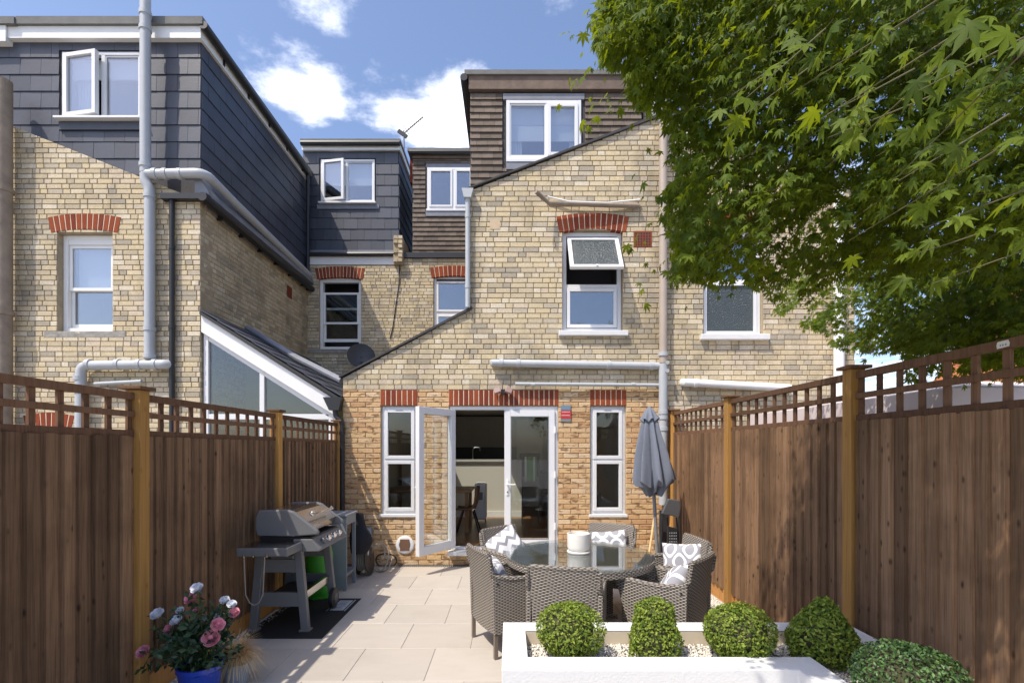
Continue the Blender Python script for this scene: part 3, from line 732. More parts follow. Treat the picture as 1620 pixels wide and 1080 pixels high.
rk = thing('clothes_airer', 'thin dark clothes airer holding the green towel inside the house', 'airer', (xw(838, 9.6), 9.6, FZ))
for sx in (826, 853):
    for sy in (9.45, 9.78): MB().tube([(xw(sx, 9.6), sy, FZ), (xw(sx, 9.6), 9.613, tz1+.03)], .008, 6).build('leg', 'grey_metal', rk)
MB().tube([(xw(825, 9.6), 9.613, tz1+.02), (xw(854, 9.6), 9.613, tz1+.02)], .008, 6).build('rail', 'grey_metal', rk)
sf = thing('sofa', 'dark sofa in shadow inside the house behind the closed glass door', 'sofa', (1.3, 11.2, FZ))
MB().box(.72, 1.93, 10.7, 11.7, FZ+.12, FZ+.45).build('seat', 'sofa', sf, bevel=.05); MB().box(.72, 1.93, 11.5, 11.8, FZ+.452, FZ+.95).build('backrest', 'sofa', sf, bevel=.06); MB().box(1.74, 1.93, 10.7, 11.49, FZ+.452, FZ+.66).build('arm', 'sofa', sf, bevel=.05)
for sx in (.78, 1.86):
    for sy in (10.76, 11.7): MB().box(sx-.025, sx+.025, sy-.025, sy+.025, FZ, FZ+.118).build('leg', 'black_plastic', sf)

# tile-hung dormer on the outrigger
DY = 7.55
dx0, dx1 = xw(744, DY), xw(1016, DY); dz1 = zw(146, DY); dw = rp(801, 919, 160, 254, DY)
dm = MB(); strips(dm, dx0, dx1, 5.4, lambda x: dz1, [dw], DY+.004, DY+.2); dmo = dm.build('dormer', 'tile_dark', A); dmo['label'] = 'brown tile-hung dormer above the sloping gable'
MB().box(dx0, dx0+.1, DY+.2, BY+.3, 5.3, dz1).build('cheek', 'tile_brown', dmo); MB().box(dx1-.1, dx1, DY+.2, BY+.3, 6.3, dz1).build('cheek', 'tile_brown', dmo)
sk = [(dw[0]-.06, dw[1]+.06, dw[2]-.12, dw[3]+.10)]
pt = [q for q in lay(dx0, dx1, 5.45, dz1-.02, .165, .0995, 'random', .003, tops=[(kA, -1, -(eA[1]-kA*eA[0])+.10)], skips=sk)]
shingles(dmo, pt, front(DY), 0, 'tile_brown', 'tile', .012, .022, .0995)
casements(A, *dw[:2], dw[2], dw[3], DY-.03, [(dw[0]+.055, xw(863, DY), dw[2]+.055, dw[3]-.06, 'fixed', 0), (xw(866, DY), dw[1]-.05, dw[2]+.055, dw[3]-.06, 'sash', 0)], fw=.055, sw=.05, depth=.1, sill=(.0, .03, .05), label='white dormer window with roman blinds half down')
wn = [c for c in A.children if c.name.startswith('window')][-1]
for a, b_ in ((806, 861), (869, 914)):
    bl = MB(); z = zw(166, DY)
    for i in range(4):
        h = .13 if i < 3 else .12; bl.box(xw(a, DY), xw(b_, DY), DY+.085-.006*(i % 2), DY+.10-.006*(i % 2), z-h, z-.004); z -= h
    bl.build('blind', 'blind', wn)
for a, b_ in ((806, 826), (903, 914)):
    cu = MB()
    for i in range(5): cu.tube([(xw(a+(b_-a)*(i+.5)/5, DY), DY+.14, dw[2]+.03), (xw(a+(b_-a)*(i+.5)/5, DY), DY+.14, zw(215, DY))], .022, 8)
    cu.build('curtain', 'curtain', wn, smooth=True)
MB().box(dw[0]-.05, dw[1]+.05, DY-.035, DY+.03, dw[3]+.004, dw[3]+.09).build('flashing', 'lead', dmo); MB().box(dw[0], dw[1], DY-.05, DY-.002, dw[2]-.16, dw[2]-.052).build('flashing', 'lead', dmo)
MB().box(dx0-.02, dx1, DY-.07, DY+.004, dz1-.0, dz1+.20).build('fascia', 'old_timber', dmo); MB().box(dx0-.08, dx1+.06, DY-.10, BY+.4, dz1+.203, dz1+.27).build('flat_roof', 'felt', dmo)
MB().tube([(dx0-.09, DY-.10, dz1+.16), (dx0-.09, BY+.3, dz1+.16)], .055, 10).build('gutter', 'black_plastic', dmo, smooth=True)
# chimney, flue, soil pipe
ch = MB(); cx0, cx1 = xw(1011, 8.0), xw(1038, 8.0); cb = MB().box(cx0, cx1, 7.75, 8.4, 6.2, zw(72, 8.0)).build('chimney', 'mortar_stock', A)
masonry(cb, lay(cx0, cx1, 6.25, zw(72, 8.0), .225, .075, 'stretcher'), front(7.75), 0, 'brick_stock'); MB().box(cx0-.04, cx1+.04, 7.71, 8.44, zw(72, 8.0)+.002, zw(72, 8.0)+.09).build('chimney_cap', 'mortar_stock', cb)
pipe(A, 'flue', [(xw(1036, 7.5), 7.6, 6.45), (xw(1040, 7.5), 7.6, 7.9)], .05, 'grey_pipe')
sx = xw(1049, FY-.1); pipe(A, 'soil_pipe', [(sx, FY-.1, .9), (sx, FY-.1, zw(575, FY-.1))], .062, 'grey_pipe', [((sx, FY-.1, zw(q, FY-.1)), (0, 0, 1)) for q in (560, 652, 660, 678)])
pipe(A, 'soil_pipe', [(sx, FY-.1, zw(574, FY-.1)), (sx, FY-.1, zw(195, FY-.1))], .058, 'beige_pipe', [((sx, FY-.1, zw(370, FY-.1)), (0, 0, 1))])
pipe(A, 'soil_pipe', [(sx, FY-.1, zw(195, FY-.1)), (sx, FY-.1, zw(126, FY-.1))], .06, 'grey_pipe', [((sx, FY-.1, zw(q, FY-.1)), (0, 0, 1)) for q in (140, 165, 190)])
Yp = FY-.07
pipe(A, 'waste_pipe', [P(779, 574, FY+.05), P(779, 574, Yp), P(1048, 579, Yp)], .055, 'grey_pipe', [(P(793, 574.3, Yp), (1, 0, 0)), (P(820, 574.8, Yp), (1, 0, 0)), (P(963, 577.4, Yp), (1, 0, 0)), (P(1030, 578.7, Yp), (1, 0, 0))])
MB().tube([P(1056, 573, FY-.18), P(1056, 573, FY-.12)], .028, 12).build('inspection_cap', 'grey_pipe', A, smooth=True); MB().tube([P(1056, 586, FY-.18), P(1056, 586, FY-.12)], .028, 12).build('inspection_cap', 'grey_pipe', A, smooth=True)
pipe(A, 'waste_pipe', [P(815, 607, Yp), P(1047, 609, Yp)], .026, 'grey_pipe', [(P(q, 608, Yp), (1, 0, 0)) for q in (843, 893, 1002)])
pipe(A, 'overflow_pipe', [P(848, 303, FY-.28), P(869, 322, FY-.12), P(1012, 326, FY-.06)], .032, 'rust_pipe')
pipe(A, 'cable', [P(866, 311, FY-.05), P(900, 319, FY-.06), P(960, 321, FY-.06), P(1012, 316, FY-.05)], .012, 'white_paint')
hx = xw(740, FY-.06); pipe(A, 'downpipe', [(hx, FY-.06, zw(488, FY)), (hx, FY-.06, zw(318, FY))], .036, 'grey_pipe', [((hx, FY-.06, zw(q, FY)), (0, 0, 1)) for q in (455, 345)])
MB().prism([(hx-.05, zw(318, FY)), (hx+.05, zw(318, FY)), (hx+.085, zw(304, FY)), (hx-.085, zw(304, FY))], 'y', FY-.12, FY-.005).build('hopper', 'grey_pipe', A)
MB().box(xw(775, FY), xw(791, FY), FY-.012, FY+.005, zw(363, FY), zw(347, FY)).build('air_brick', 'mortar_buff', A); vb = MB().box(xw(1002, FY), xw(1031, FY), FY-.012, FY+.005, zw(391, FY), zw(366, FY)).build('air_brick', 'brick_red', A)
g = MB()
for i in range(6):
    for j in range(5): g.box(xw(1004.5+i*4.3, FY), xw(1007+i*4.3, FY), FY-.0135, FY-.0125, zw(389-j*4.4, FY), zw(386-j*4.4, FY))
tag(g.build('vent_holes', 'black_plastic', vb), kind='stuff')
# security light over the doors
q = P(796, 618, FY); sln = thing('security_light', 'small black security light with two tilted heads above the French doors', 'light', q)
MB().box(q.x-.03, q.x+.03, FY-.06, FY-.015, q.z-.06, q.z+.02).build('sensor', 'black_plastic', sln, bevel=.006)
for s_ in (-1, 1):
    h = MB().box(-.05, .05, -.035, .02, -.05, .03); h.xform(Matrix.Translation((q.x+s_*.085, FY-.075, q.z-.0)) @ Matrix.Rotation(s_*Rd(20), 4, 'Y') @ Matrix.Rotation(Rd(-20), 4, 'X')); h.build('lamp_head', 'lamp_head', sln, bevel=.006)
    MB().tube([(q.x+s_*.02, FY-.04, q.z), (q.x+s_*.06, FY-.065, q.z)], .012, 6).build('arm', 'black_plastic', sln)
# alarm sign
r = rp(887, 903, 641, 667); al = thing('alarm_sign', 'small blue and red alarm sign on the brickwork right of the doors', 'sign', ((r[0]+r[1])/2, FY, r[2]))
MB().box(r[0], r[1], FY-.022, FY-.003, r[2], r[3]).build('plate', 'grey_print', al, bevel=.003); h = r[3]-r[2]
MB().box(r[0]+.004, r[1]-.004, FY-.0245, FY-.0225, r[2]+h*.72, r[3]-.006).build('top_panel', 'blue_print', al); rb = MB().box(r[0], r[1], FY-.0245, FY-.0225, r[2]+h*.2, r[2]+h*.69).build('red_panel', 'red_print', al)
g = MB()
for j in range(2):
    x = r[0]+.012
    while x < r[1]-.02:
        w = random.uniform(.006, .011); g.box(x, x+w, FY-.0258, FY-.0248, r[2]+h*(.56-j*.2), r[2]+h*(.63-j*.2)); x += w+.004
tag(g.build('lettering', 'pale_print', rb), kind='stuff')

# main rear wall and back dormer of the middle house
bw = rp(686, 752, 436, 532, BY)
zb = zw(409, BY); m = MB(); strips(m, -2.452, -.3, 2.6, lambda x: zb, [bw], BY+.008, BY+.3); mw = m.build('main_wall', 'mortar_stock', A)
masonry(mw, lay(-2.452, -.5, 2.65, zb, .225, .0752, 'flemish', skips=[bw]), front(BY), 0, 'brick_stock')
arch(A, bw[0], bw[1], zw(440, BY)-.0, .05, 11, BY, .235, over=.05)
o = casements(A, bw[0], bw[1], bw[2], bw[3], BY+.06, [(bw[0]+.06, bw[1]-.06, zw(492, BY), bw[3]-.11, 'sash', 0), (bw[0]+.06, bw[1]-.06, bw[2]+.06, zw(497, BY), 'sash', 0)], fw=.055, sill=(.05, .05, .06), label='pale sash window beside the grey downpipe')
MB().box(-2.46, -.5, BY-.06, BY+.3, zb+.002, zb+.12).build('eaves_gutter', 'black_plastic', A)
D2 = 11.35; a0, a1 = xw(653, D2), -.45; zt = zw(252, D2); w2_ = rp(676, 750, 266, 332, D2)
m = MB(); strips(m, a0, a1, zb+.1, lambda x: zt, [w2_], D2+.004, D2+.2); d2 = m.build('dormer', 'tile_dark', A); d2['label'] = 'further brown tile-hung dormer between the slate one and the gable'
shingles(d2, lay(a0, a1, zb+.14, zt, .165, .108, 'random', .003, skips=[(w2_[0]-.04, w2_[1]+.04, w2_[2]-.1, w2_[3]+.1)]), front(D2), 0, 'tile_brown', 'tile', .012, .022, .108)
casements(A, w2_[0], w2_[1], w2_[2], w2_[3], D2-.03, [(w2_[0]+.05, xw(716, D2), w2_[2]+.05, w2_[3]-.05, 'sash', 0), (xw(720, D2), w2_[1]-.05, w2_[2]+.05, w2_[3]-.05, 'sash', 0)], fw=.06, sill=(.02, .03, .05), label='white two-light window in the further tiled dormer')
MB().box(w2_[0]-.03, w2_[1]+.03, D2-.045, D2, w2_[2]-.16, w2_[2]-.055).build('flashing', 'lead', d2); MB().box(w2_[0]-.03, w2_[1]+.03, D2-.02, D2+.03, w2_[3]+.004, w2_[3]+.09).build('flashing', 'lead', d2)
MB().box(a0, a1, D2-.05, D2+.004, zt, zt+.12).build('fascia', 'old_timber', d2); MB().box(a0-.1, a1, D2-.12, 14.5, zt+.122, zt+.19).build('flat_roof', 'felt', d2)
MB().tube([(a0-.06, D2-.1, zt+.10), (a1, D2-.1, zt+.10)], .05, 8).build('gutter', 'black_plastic', d2, smooth=True)
MB().box(a0, a0+.1, D2+.2, 14.4, zb+.1, zt).build('cheek', 'tile_brown', d2)
MB().box(xw(649, 11.6), xw(655, 11.6), 11.56, 11.9, zw(290, 11.6), zw(246, 11.6)).build('red_tile_edge', 'brick_red', d2)
# ================================================================ left-hand house
B = thing('terraced_house', 'left terraced house with dark slate-clad loft boxes above yellow brick', 'house', (-5.5, FY+.1, 0))
XS = -4.567                                           # its flank
kB = (zw(318, FY)-zw(200, FY))/(xw(317, FY)-xw(20, FY)); zBe = zw(318, FY); apB = -7.46
topB = lambda x: zBe+kB*(x-XS) if x > apB else zBe+kB*(apB-XS)-kB*(x-apB)*1.0
wb = rp(91, 178, 368, 524)
m = MB(); strips(m, -8.4, XS, 0, topB, [wb], FY+.008, FY+.3, extra=(apB,)); gB = m.build('gable_wall', 'mortar_stock', B)
pb = lay(-8.4, XS, 1.2, 6.8, .225, .0752, 'flemish', tops=[(-kB, 1, zBe-kB*XS)], skips=[wb])
masonry(gB, pb, front(FY), 0, 'brick_stock', singles=300, focus=(-5.6, 3.4))
arch(B, wb[0]-.02, wb[1]+.02, zw(367, FY)-.02, .055, 13, FY, .235, over=.07)
arch(B, xw(48, FY), xw(108, FY), zw(682, FY), .04, 9, FY, .235, over=.05)
sash_window(B, wb[0]+.004, wb[1]-.004, wb[2]+.004, wb[3]-.004, FY+.09, rise=.07, split=.47, stone=(.2, .1, .10, 'stone_sill'), low=.0, label='white sash window under a red brick arch with weathered stone sill')
wn = [c for c in B.children if c.name.startswith('window')][-1]
MB().box(wb[0]+.12, wb[1]-.12, FY+.23, FY+.25, wb[2]+.72, wb[3]-.15).build('blind', 'blind', wn)
m = MB(); m.box(XS-.3, XS-.008, FY+.3, BY+.3, 0, zBe-.06); sB = m.build('side_wall', 'mortar_stock', B)
masonry(sB, lay(FY, BY, 1.2, zBe-.07, .225, .0752, 'flemish'), side(XS-.008), PI/2, 'brick_side')
# fill the corner so the flank joins the front
MB().box(XS-.3, XS-.009, FY+.012, FY+.3, 0, zBe-.05).build('quoin', 'mortar_stock', B)
MB().box(XS-.002, XS+.02, FY+.1, BY, zBe-.065, zBe-.01).build('eaves_board', 'stone_sill', B)
rb_ = MB(); rb_.box(xw(438, 9.6)*0+XS-.002, XS+.012, 10.15, 10.36, zw(470, 10.2)-.0, zw(452, 10.2)).build('air_brick', 'brick_red', B)
# slate loft box over the outrigger
LY = 7.42; LX = xw(318, LY); zt = zw(68, LY)
lw = rp(100, 226, 84, 190, LY)
m = MB(); strips(m, -8.6, LX-.02, 5.3, lambda x: zt, [lw], LY+.004, LY+.25); m.box(LX-.25, LX-.004, LY+.02, 11.5, zBe-.0, zt); lo = m.build('loft_box', 'tile_dark', B); lo['label'] = 'large slate-clad loft box with open casement'
lim = [(kB, -1, -(zBe-kB*XS)+.05)]
zbot = zw(278, LY)
shingles(lo, lay(-8.6, LX, zbot, zt, .315, .2525, 'stretcher', .004, tops=lim, skips=[(lw[0]-.05, lw[1]+.03, lw[2]-.17, lw[3]+.03)]), front(LY), 0, 'slate', 'slate', .008, .012, .2525)
shingles(lo, lay(LY, 11.4, zbot, zt+.1, .315, .2525, 'stretcher', .004), side(LX), PI/2, 'slate', 'slate', .008, .012, .2525)
xm_ = xw(164, LY)
casements(B, lw[0], lw[1], lw[2], lw[3], LY-.02, [(lw[0]+.03, xw(162, LY), lw[2]+.03, lw[3]-.03, 'left', 9), (xw(167, LY), lw[1]-.045, lw[2]+.045, lw[3]-.05, 'fixed', 0)], fw=.045, sw=.06, sill=(.06, .09, .035), label='white loft window, left casement ajar')
wn = [c for c in B.children if c.name.startswith('window')][-1]
MB().box(lw[0]+.06, lw[1]-.05, LY+.10, LY+.12, lw[3]-.33, lw[3]-.03).build('blind', 'blind', wn)
cu = MB()
for i in range(7): cu.tube([(lw[0]+.08+i*.045, LY+.2, lw[2]+.03), (lw[0]+.08+i*.045, LY+.2, lw[3]-.05)], .024, 8)
cu.build('curtain', 'curtain', wn, smooth=True)
MB().box(lw[0]-.03, lw[1]+.02, LY-.035, LY, lw[2]-.165, lw[2]-.045).build('flashing', 'slate', lo)
MB().box(xw(22, LY), LX+.05, LY-.09, LY-.002, zt+.0, zt+.175).build('fascia', 'white_paint', lo); MB().box(-8.6, xw(22, LY)-.004, LY-.12, LY-.002, zt-.07, zt+.16).build('fascia', 'white_paint', lo)
MB().box(xw(38, LY), LX+.10, LY-.13, 11.6, zt+.178, zt+.29).build('flat_roof', 'felt', lo); MB().box(-8.6, xw(38, LY)-.003, LY-.15, 11.6, zt+.165, zt+.27).build('flat_roof', 'felt', lo)
MB().box(LX+.001, LX+.05, LY-.001, 11.3, zt-.0, zt+.175).build('fascia', 'white_paint', lo); MB().tube([(LX+.11, LY-.12, zt+.17), (LX+.11, 11.2, zt+.10)], .06, 10).build('gutter', 'black_plastic', lo, smooth=True)
for i in range(5): MB().box(LX+.04, LX+.06, 7.9+i*.75, 7.95+i*.75, zt+.04, zt+.17).build('bracket', 'black_plastic', lo)
# eaves: lead apron, black gutter and downpipe
ze = zw(318, FY)
MB().prism([(LX+.00, zbot+.02), (XS+.14, ze+.12), (XS+.14, ze+.07), (LX+.0, ze+.0)], 'y', FY-.03, BY-.02).build('apron', 'lead', B)
MB().box(xw(262, FY), XS+.16, FY-.12, FY-.0085, ze-.02, ze+.06).build('gutter_return', 'black_plastic', B); MB().tube([(XS+.10, FY-.12, ze+.01), (XS+.10, BY, ze-.05)], .065, 10).build('gutter', 'black_plastic', B, smooth=True)
for i in range(6): MB().box(XS+.001, XS+.09, 7.7+i*.62, 7.73+i*.62, ze-.10, ze-.03).build('gutter_bracket', 'black_plastic', B)
bx_ = xw(272, FY-.06); pipe(B, 'downpipe', [(bx_, FY-.06, 0), (bx_, FY-.06, ze-.02)], .036, 'black_plastic', [((bx_, FY-.06, zw(q, FY)), (0, 0, 1)) for q in (394, 518)])
bx2 = xw(487, BY-.1); pipe(B, 'downpipe', [(bx2, BY-.1, ze-.1), (bx2, BY-.1, zt+.05)], .04, 'black_plastic')
# grey soil stack
Ys = FY-.11; sx = xw(230, Ys); s2 = xw(236, Ys)
z1_ = zw(276, Ys)
pipe(B, 'soil_pipe', [(sx, Ys, z1_+.02), (sx, Ys, 8.9)], .07, 'grey_pipe', [((sx, Ys, zw(q, Ys)), (0, 0, 1)) for q in (262, 22, 46)])
pipe(B, 'soil_pipe', bend([(sx, Ys, z1_), (sx, Ys, zw(287, Ys)), (s2, Ys+.01, zw(298, Ys)), (s2, Ys+.01, zw(568, Ys))], .08), .07, 'grey_pipe', [((s2, Ys+.01, zw(q, Ys)), (0, 0, 1)) for q in (310, 520, 563)])
pipe(B, 'soil_pipe', bend([(sx-.02, Ys, z1_), (xw(318, Ys)+.06, Ys, z1_+.02), (LX+.20, LY+.6, z1_-.03), (LX+.14, BY-.1, z1_-.10)], .16), .068, 'grey_pipe', [((xw(q, Ys), Ys, z1_+.005), (1, 0, 0)) for q in (246, 262, 285)])
zt2 = zw(576, Ys); pipe(B, 'soil_pipe', bend([(xw(264, Ys), Ys+.1, zt2), (xw(262, Ys), Ys, zt2), (xw(128, Ys), Ys, zt2-.02), (xw(126, Ys), Ys, 0)], .12), .07, 'grey_pipe', [((xw(q, Ys), Ys, zt2-.005), (1, 0, 0)) for q in (246, 221, 187, 141)]+[((xw(126, Ys), Ys, zw(q, Ys)), (0, 0, 1)) for q in (598, 618)])
pipe(B, 'waste_pipe', [P(150, 607, Ys), P(224, 603, Ys)], .026, 'grey_pipe')
px_ = xw(5, FY-.16); pipe(B, 'iron_pipe', [(px_, FY-.16, 0), (px_, FY-.16, zw(128, FY-.16))], .105, 'rust_pipe', [((px_, FY-.16, zw(q, FY)), (0, 0, 1)) for q in (310, 500)], 14)
# rear main wall
bw = rp(505, 571, 438, 552, BY); zf = zw(419, BY)
m = MB(); strips(m, -4.6, -2.455, 2.4, lambda x: zf, [bw], BY+.008, BY+.3); mw = m.build('main_wall', 'mortar_stock', B)
masonry(mw, lay(-4.57, -2.455, 2.5, zf, .225, .0752, 'flemish', skips=[bw]), front(BY), 0, 'brick_stock')
arch(B, bw[0], bw[1], zw(441, BY)-.02, .05, 14, BY, .25, over=.05)
o = sash_window(B, bw[0], bw[1], bw[2], bw[3], BY+.06, rise=.04, drop=.22, split=.52, glass='glass_low', stone=(.25, .08, .10, 'stone_sill'), low=.12, label='white sash window, both lights part open, on the recessed rear wall')
MB().box(-4.57, -2.56, BY-.02, BY+.3, zf+.002, zf+.19).build('fascia', 'white_paint', B); MB().tube([(-4.5, BY-.06, zf+.22), (-2.58, BY-.06, zf+.22)], .05, 8).build('gutter', 'black_plastic', B, smooth=True)
D3 = 11.38; a0, a1 = -4.75, xw(631, D3); z0_ = zw(404, D3); z3 = zw(240, D3); w3 = rp(508, 593, 253, 321, D3)
m = MB(); strips(m, a0, a1-.01, z0_-.15, lambda x: z3, [w3], D3+.004, D3+.2); m.box(a1-.2, a1-.004, D3+.02, 14.5, z0_-.1, z3); d3 = m.build('dormer', 'tile_dark', B); d3['label'] = 'smaller slate-clad dormer set back behind the loft box'
shingles(d3, lay(a0, a1, z0_+.10, z3, .315, .2525, 'stretcher', .004, skips=[(w3[0]-.04, w3[1]+.03, w3[2]-.16, w3[3]+.03)]), front(D3), 0, 'slate', 'slate', .008, .012, .2525)
shingles(d3, lay(D3, 13.5, z0_+.10, z3+.05, .315, .2525, 'stretcher', .004), side(a1), PI/2, 'slate', 'slate', .008, .012, .2525)
MB().box(a0, a1-.06, D3-.06, D3-.002, z0_-.12, z0_+.10).build('apron', 'lead', d3)
casements(B, w3[0], w3[1], w3[2], w3[3], D3-.02, [(w3[0]+.03, xw(547, D3), w3[2]+.03, w3[3]-.03, 'left', 10), (xw(550, D3), w3[1]-.045, w3[2]+.045, w3[3]-.05, 'fixed', 0)], fw=.045, sw=.06, sill=(.04, .07, .04), label='white dormer window, left casement ajar, blind half down')
wn = [c for c in B.children if c.name.startswith('window')][-1]; MB().box(w3[0]+.05, w3[1]-.05, D3+.10, D3+.115, w3[2]+.45, w3[3]-.04).build('blind', 'blind', wn)
MB().box(w3[0]-.08, w3[1]+.1, D3-.03, D3, w3[2]-.15, w3[2]-.05).build('flashing', 'lead', d3)
MB().box(a0, a1+.04, D3-.07, D3-.002, z3, z3+.13).build('fascia', 'white_paint', d3); MB().box(a1+.001, a1+.05, D3, 14.3, z3, z3+.13).build('fascia', 'white_paint', d3)
MB().box(a0, a1+.07, D3-.16, 14.6, z3+.14, z3+.20).build('flat_roof', 'felt', d3); MB().tube([(a0, D3-.12, z3+.12), (a1+.05, D3-.12, z3+.12)], .055, 8).build('gutter', 'black_plastic', d3, smooth=True)
# ragged party-wall stub between the two dormers
pw = MB().box(-2.60, -2.38, BY-.10, 12.6, zf-.02, zw(376, 11.1)).build('party_wall_stub', 'mortar_stock', B); st = MB()
for i in range(6):
    z = zf+.02+i*.105; w = .09 if i < 5 else .06
    for sx_ in (-1, 1):
        if random.random() < .85: chip(st, [(-2.49+sx_*.052-.048, z), (-2.49+sx_*.052+.048, z), (-2.49+sx_*.052+.046, z+.075), (-2.49+sx_*.052-.046, z+.078)], lambda u, v, e: (u, BY-.10-e*2.2, v), random.uniform(.01, .03))
tag(st.build('brickwork', 'brick_stock', pw), kind='stuff')
# glazed lean-to in the side return
LN = FY+.06; a = P(318, 498, FY); b = P(531, 633, FY)
k = (b.z-a.z)/(b.x-a.x); lz = lambda x: a.z+k*(x-a.x)
cons = thing('lean_to_conservatory', 'white glazed lean-to with sloping roof behind the left fence', 'conservatory', (-3.55, LN, 0))
bb = MB().prism([(a.x, a.z-.25), (b.x-.02, b.z-.22), (b.x+.01, b.z), (a.x, a.z)], 'y', LN-.06, LN-.02); bb.build('bargeboard', 'white_paint', cons, bevel=.004)
fr = MB(); xm2 = xw(415, LN); zb2 = zw(658, LN)
for x in (a.x+.01, xm2-.035, b.x-.12): fr.prism([(x, 0), (x+.07, 0), (x+.07, lz(x+.07)-.24), (x, lz(x)-.24)], 'y', LN-.015, LN+.06)
fr.prism([(a.x+.08, lz(a.x+.08)-.32), (b.x-.12, lz(b.x-.12)-.32), (b.x-.12, lz(b.x-.12)-.23), (a.x+.08, lz(a.x+.08)-.23)], 'y', LN-.012, LN+.06)
fr.box(a.x+.08, b.x-.12, LN-.012, LN+.06, zb2-.05, zb2+.03); fr.box(a.x+.08, b.x-.12, LN+.0, LN+.05, 0, zb2-.7)
fr.box(b.x-.05, b.x-.005, LN-.014, LN+.06, 0, lz(b.x)-.20); fr.build('frame', 'upvc', cons, bevel=.004)
for (u, v) in ((a.x+.08, xm2-.035), (xm2+.035, b.x-.12)):
    MB().prism([(u, zb2+.03), (v, zb2+.03), (v, lz(v)-.32), (u, lz(u)-.32)], 'y', LN+.02, LN+.032).build('pane', 'glass_low', cons)
    MB().box(u, v, LN+.02, LN+.032, zb2-.7, zb2-.05).build('pane', 'glass_low', cons)
MB().prism([(a.x+.02, 0), (b.x-.02, 0), (b.x-.02, lz(b.x)-.02), (a.x+.02, lz(a.x)-.02)], 'y', 8.5, 8.55).build('rear_partition', 'olive_wall', cons); MB().box(a.x+.03, b.x-.03, LN+.1, BY, 0, .02).build('floor', 'floor_oak', cons)
MB().prism([(a.x+.0, a.z+.0), (b.x+.05, b.z+.0), (b.x+.05, b.z+.05), (a.x, a.z+.05)], 'y', LN-.10, BY).build('roof', 'tile_dark', cons)
rt = [c for c in cons.children if c.name.startswith('roof')][0]
L_ = math.hypot(b.x-a.x, b.z-a.z); ang = math.atan2(b.z-a.z, b.x-a.x); nrow = 8
for i in range(nrow):
    t0 = i/nrow; x_, z_ = a.x+(b.x+.06-a.x)*t0, a.z+(b.z-a.z)*t0+.05
    for j in range(12):
        y_ = LN-.10+j*.325
        if y_ > BY-.1: break
        s = MB().box(0, L_/nrow+.05, .003, .322, .0, .018); s.xform(Matrix.Translation((x_, y_, z_+.012)) @ Matrix.Rotation(-ang-Rd(3), 4, 'Y')); s.build('slate', 'slate', rt)
MB().tube([a+Vector((.05, 1.2, .10)), P(470, 566, 8.0), P(541, 602, 7.4)], .05, 8).build('flashing_roll', 'lead', cons)
hp = P(531, 640, FY); MB().prism([(hp.x-.14, hp.z+.10), (hp.x+.13, hp.z+.10), (hp.x+.09, hp.z-.09), (hp.x-.05, hp.z-.09)], 'y', FY-.14, FY-.01).build('hopper', 'black_plastic', cons)
pipe(cons, 'downpipe', bend([(hp.x+.02, FY-.07, hp.z-.08), (hp.x+.02, FY-.07, hp.z-.17), (hp.x+.12, FY-.07, hp.z-.25), (hp.x+.12, FY-.07, 0)], .06), .037, 'black_plastic', [((hp.x+.12, FY-.07, hp.z-.42), (0, 0, 1))])

# ================================================================ right-hand house (the other half of the gable)
Cc = thing('terraced_house', 'right terraced house with yellow brick gable half hidden by the maple', 'house', (3.7, FY+.1, 0))
xe = 5.12; topC = lambda x: apx[1]-kA*(x-2.28)
wc = rp(1113, 1207, 364, 530)
m = MB(); strips(m, 2.282, xe, 0, topC, [wc], FY+.008, FY+.3); gC = m.build('gable_wall', 'mortar_stock', Cc)
masonry(gC, lay(2.282, xe, 1.0, 6.8, .225, .0752, 'flemish', tops=[(kA, 1, apx[1]+kA*2.28)], skips=[wc]), front(FY), 0, 'brick_stock', singles=300, focus=(3.6, 3.0))
MB().box(xe-.3, xe-.008, FY+.3, 12.5, 0, topC(xe)-.05).build('side_wall', 'mortar_stock', Cc); MB().prism([(2.285, apx[1]-.02), (xe+.1, topC(xe+.1)-.02), (xe+.1, topC(xe+.1)+.05), (2.285, apx[1]+.05)], 'y', FY-.04, 12.5).build('roof', 'tile_dark', Cc)
arch(Cc, wc[0], wc[1], zw(363, FY)-.045, .05, 13, FY, .235, over=.055)
x0, x1, z0, z1 = wc; mid = zw(441, FY); Yf = FY+.075
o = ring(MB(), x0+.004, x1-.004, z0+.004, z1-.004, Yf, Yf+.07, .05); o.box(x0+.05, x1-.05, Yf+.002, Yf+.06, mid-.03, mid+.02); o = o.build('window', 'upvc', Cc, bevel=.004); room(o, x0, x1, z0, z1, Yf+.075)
s = ring(MB(), x0+.03, x1-.06, z0+.03, mid-.03, Yf-.012, Yf+.03, .045).build('sash', 'upvc', o); pane(s, x0+.075, x1-.105, z0+.075, mid-.075, Yf+.01, 'glass_obscure'); pane(o, x0+.05, x1-.05, mid+.02, z1-.05, Yf+.03)
MB().box(x0-.06, x1+.07, FY-.08, FY+.08, z0-.08, z0+.002).build('sill', 'painted_sill', o, bevel=.008)
qx = xw(1327, FY-.1); pipe(Cc, 'soil_pipe', [(qx, FY-.1, .5), (qx, FY-.1, 5.6)], .07, 'white_paint', [((qx, FY-.1, zw(511, FY)), (0, 0, 1))])
pipe(Cc, 'waste_pipe', [P(1079, 605, FY+.02), P(1082, 605, Yp), P(1250, 614, Yp)], .058, 'white_paint', [(P(1100, 606, Yp), (1, 0, 0))])

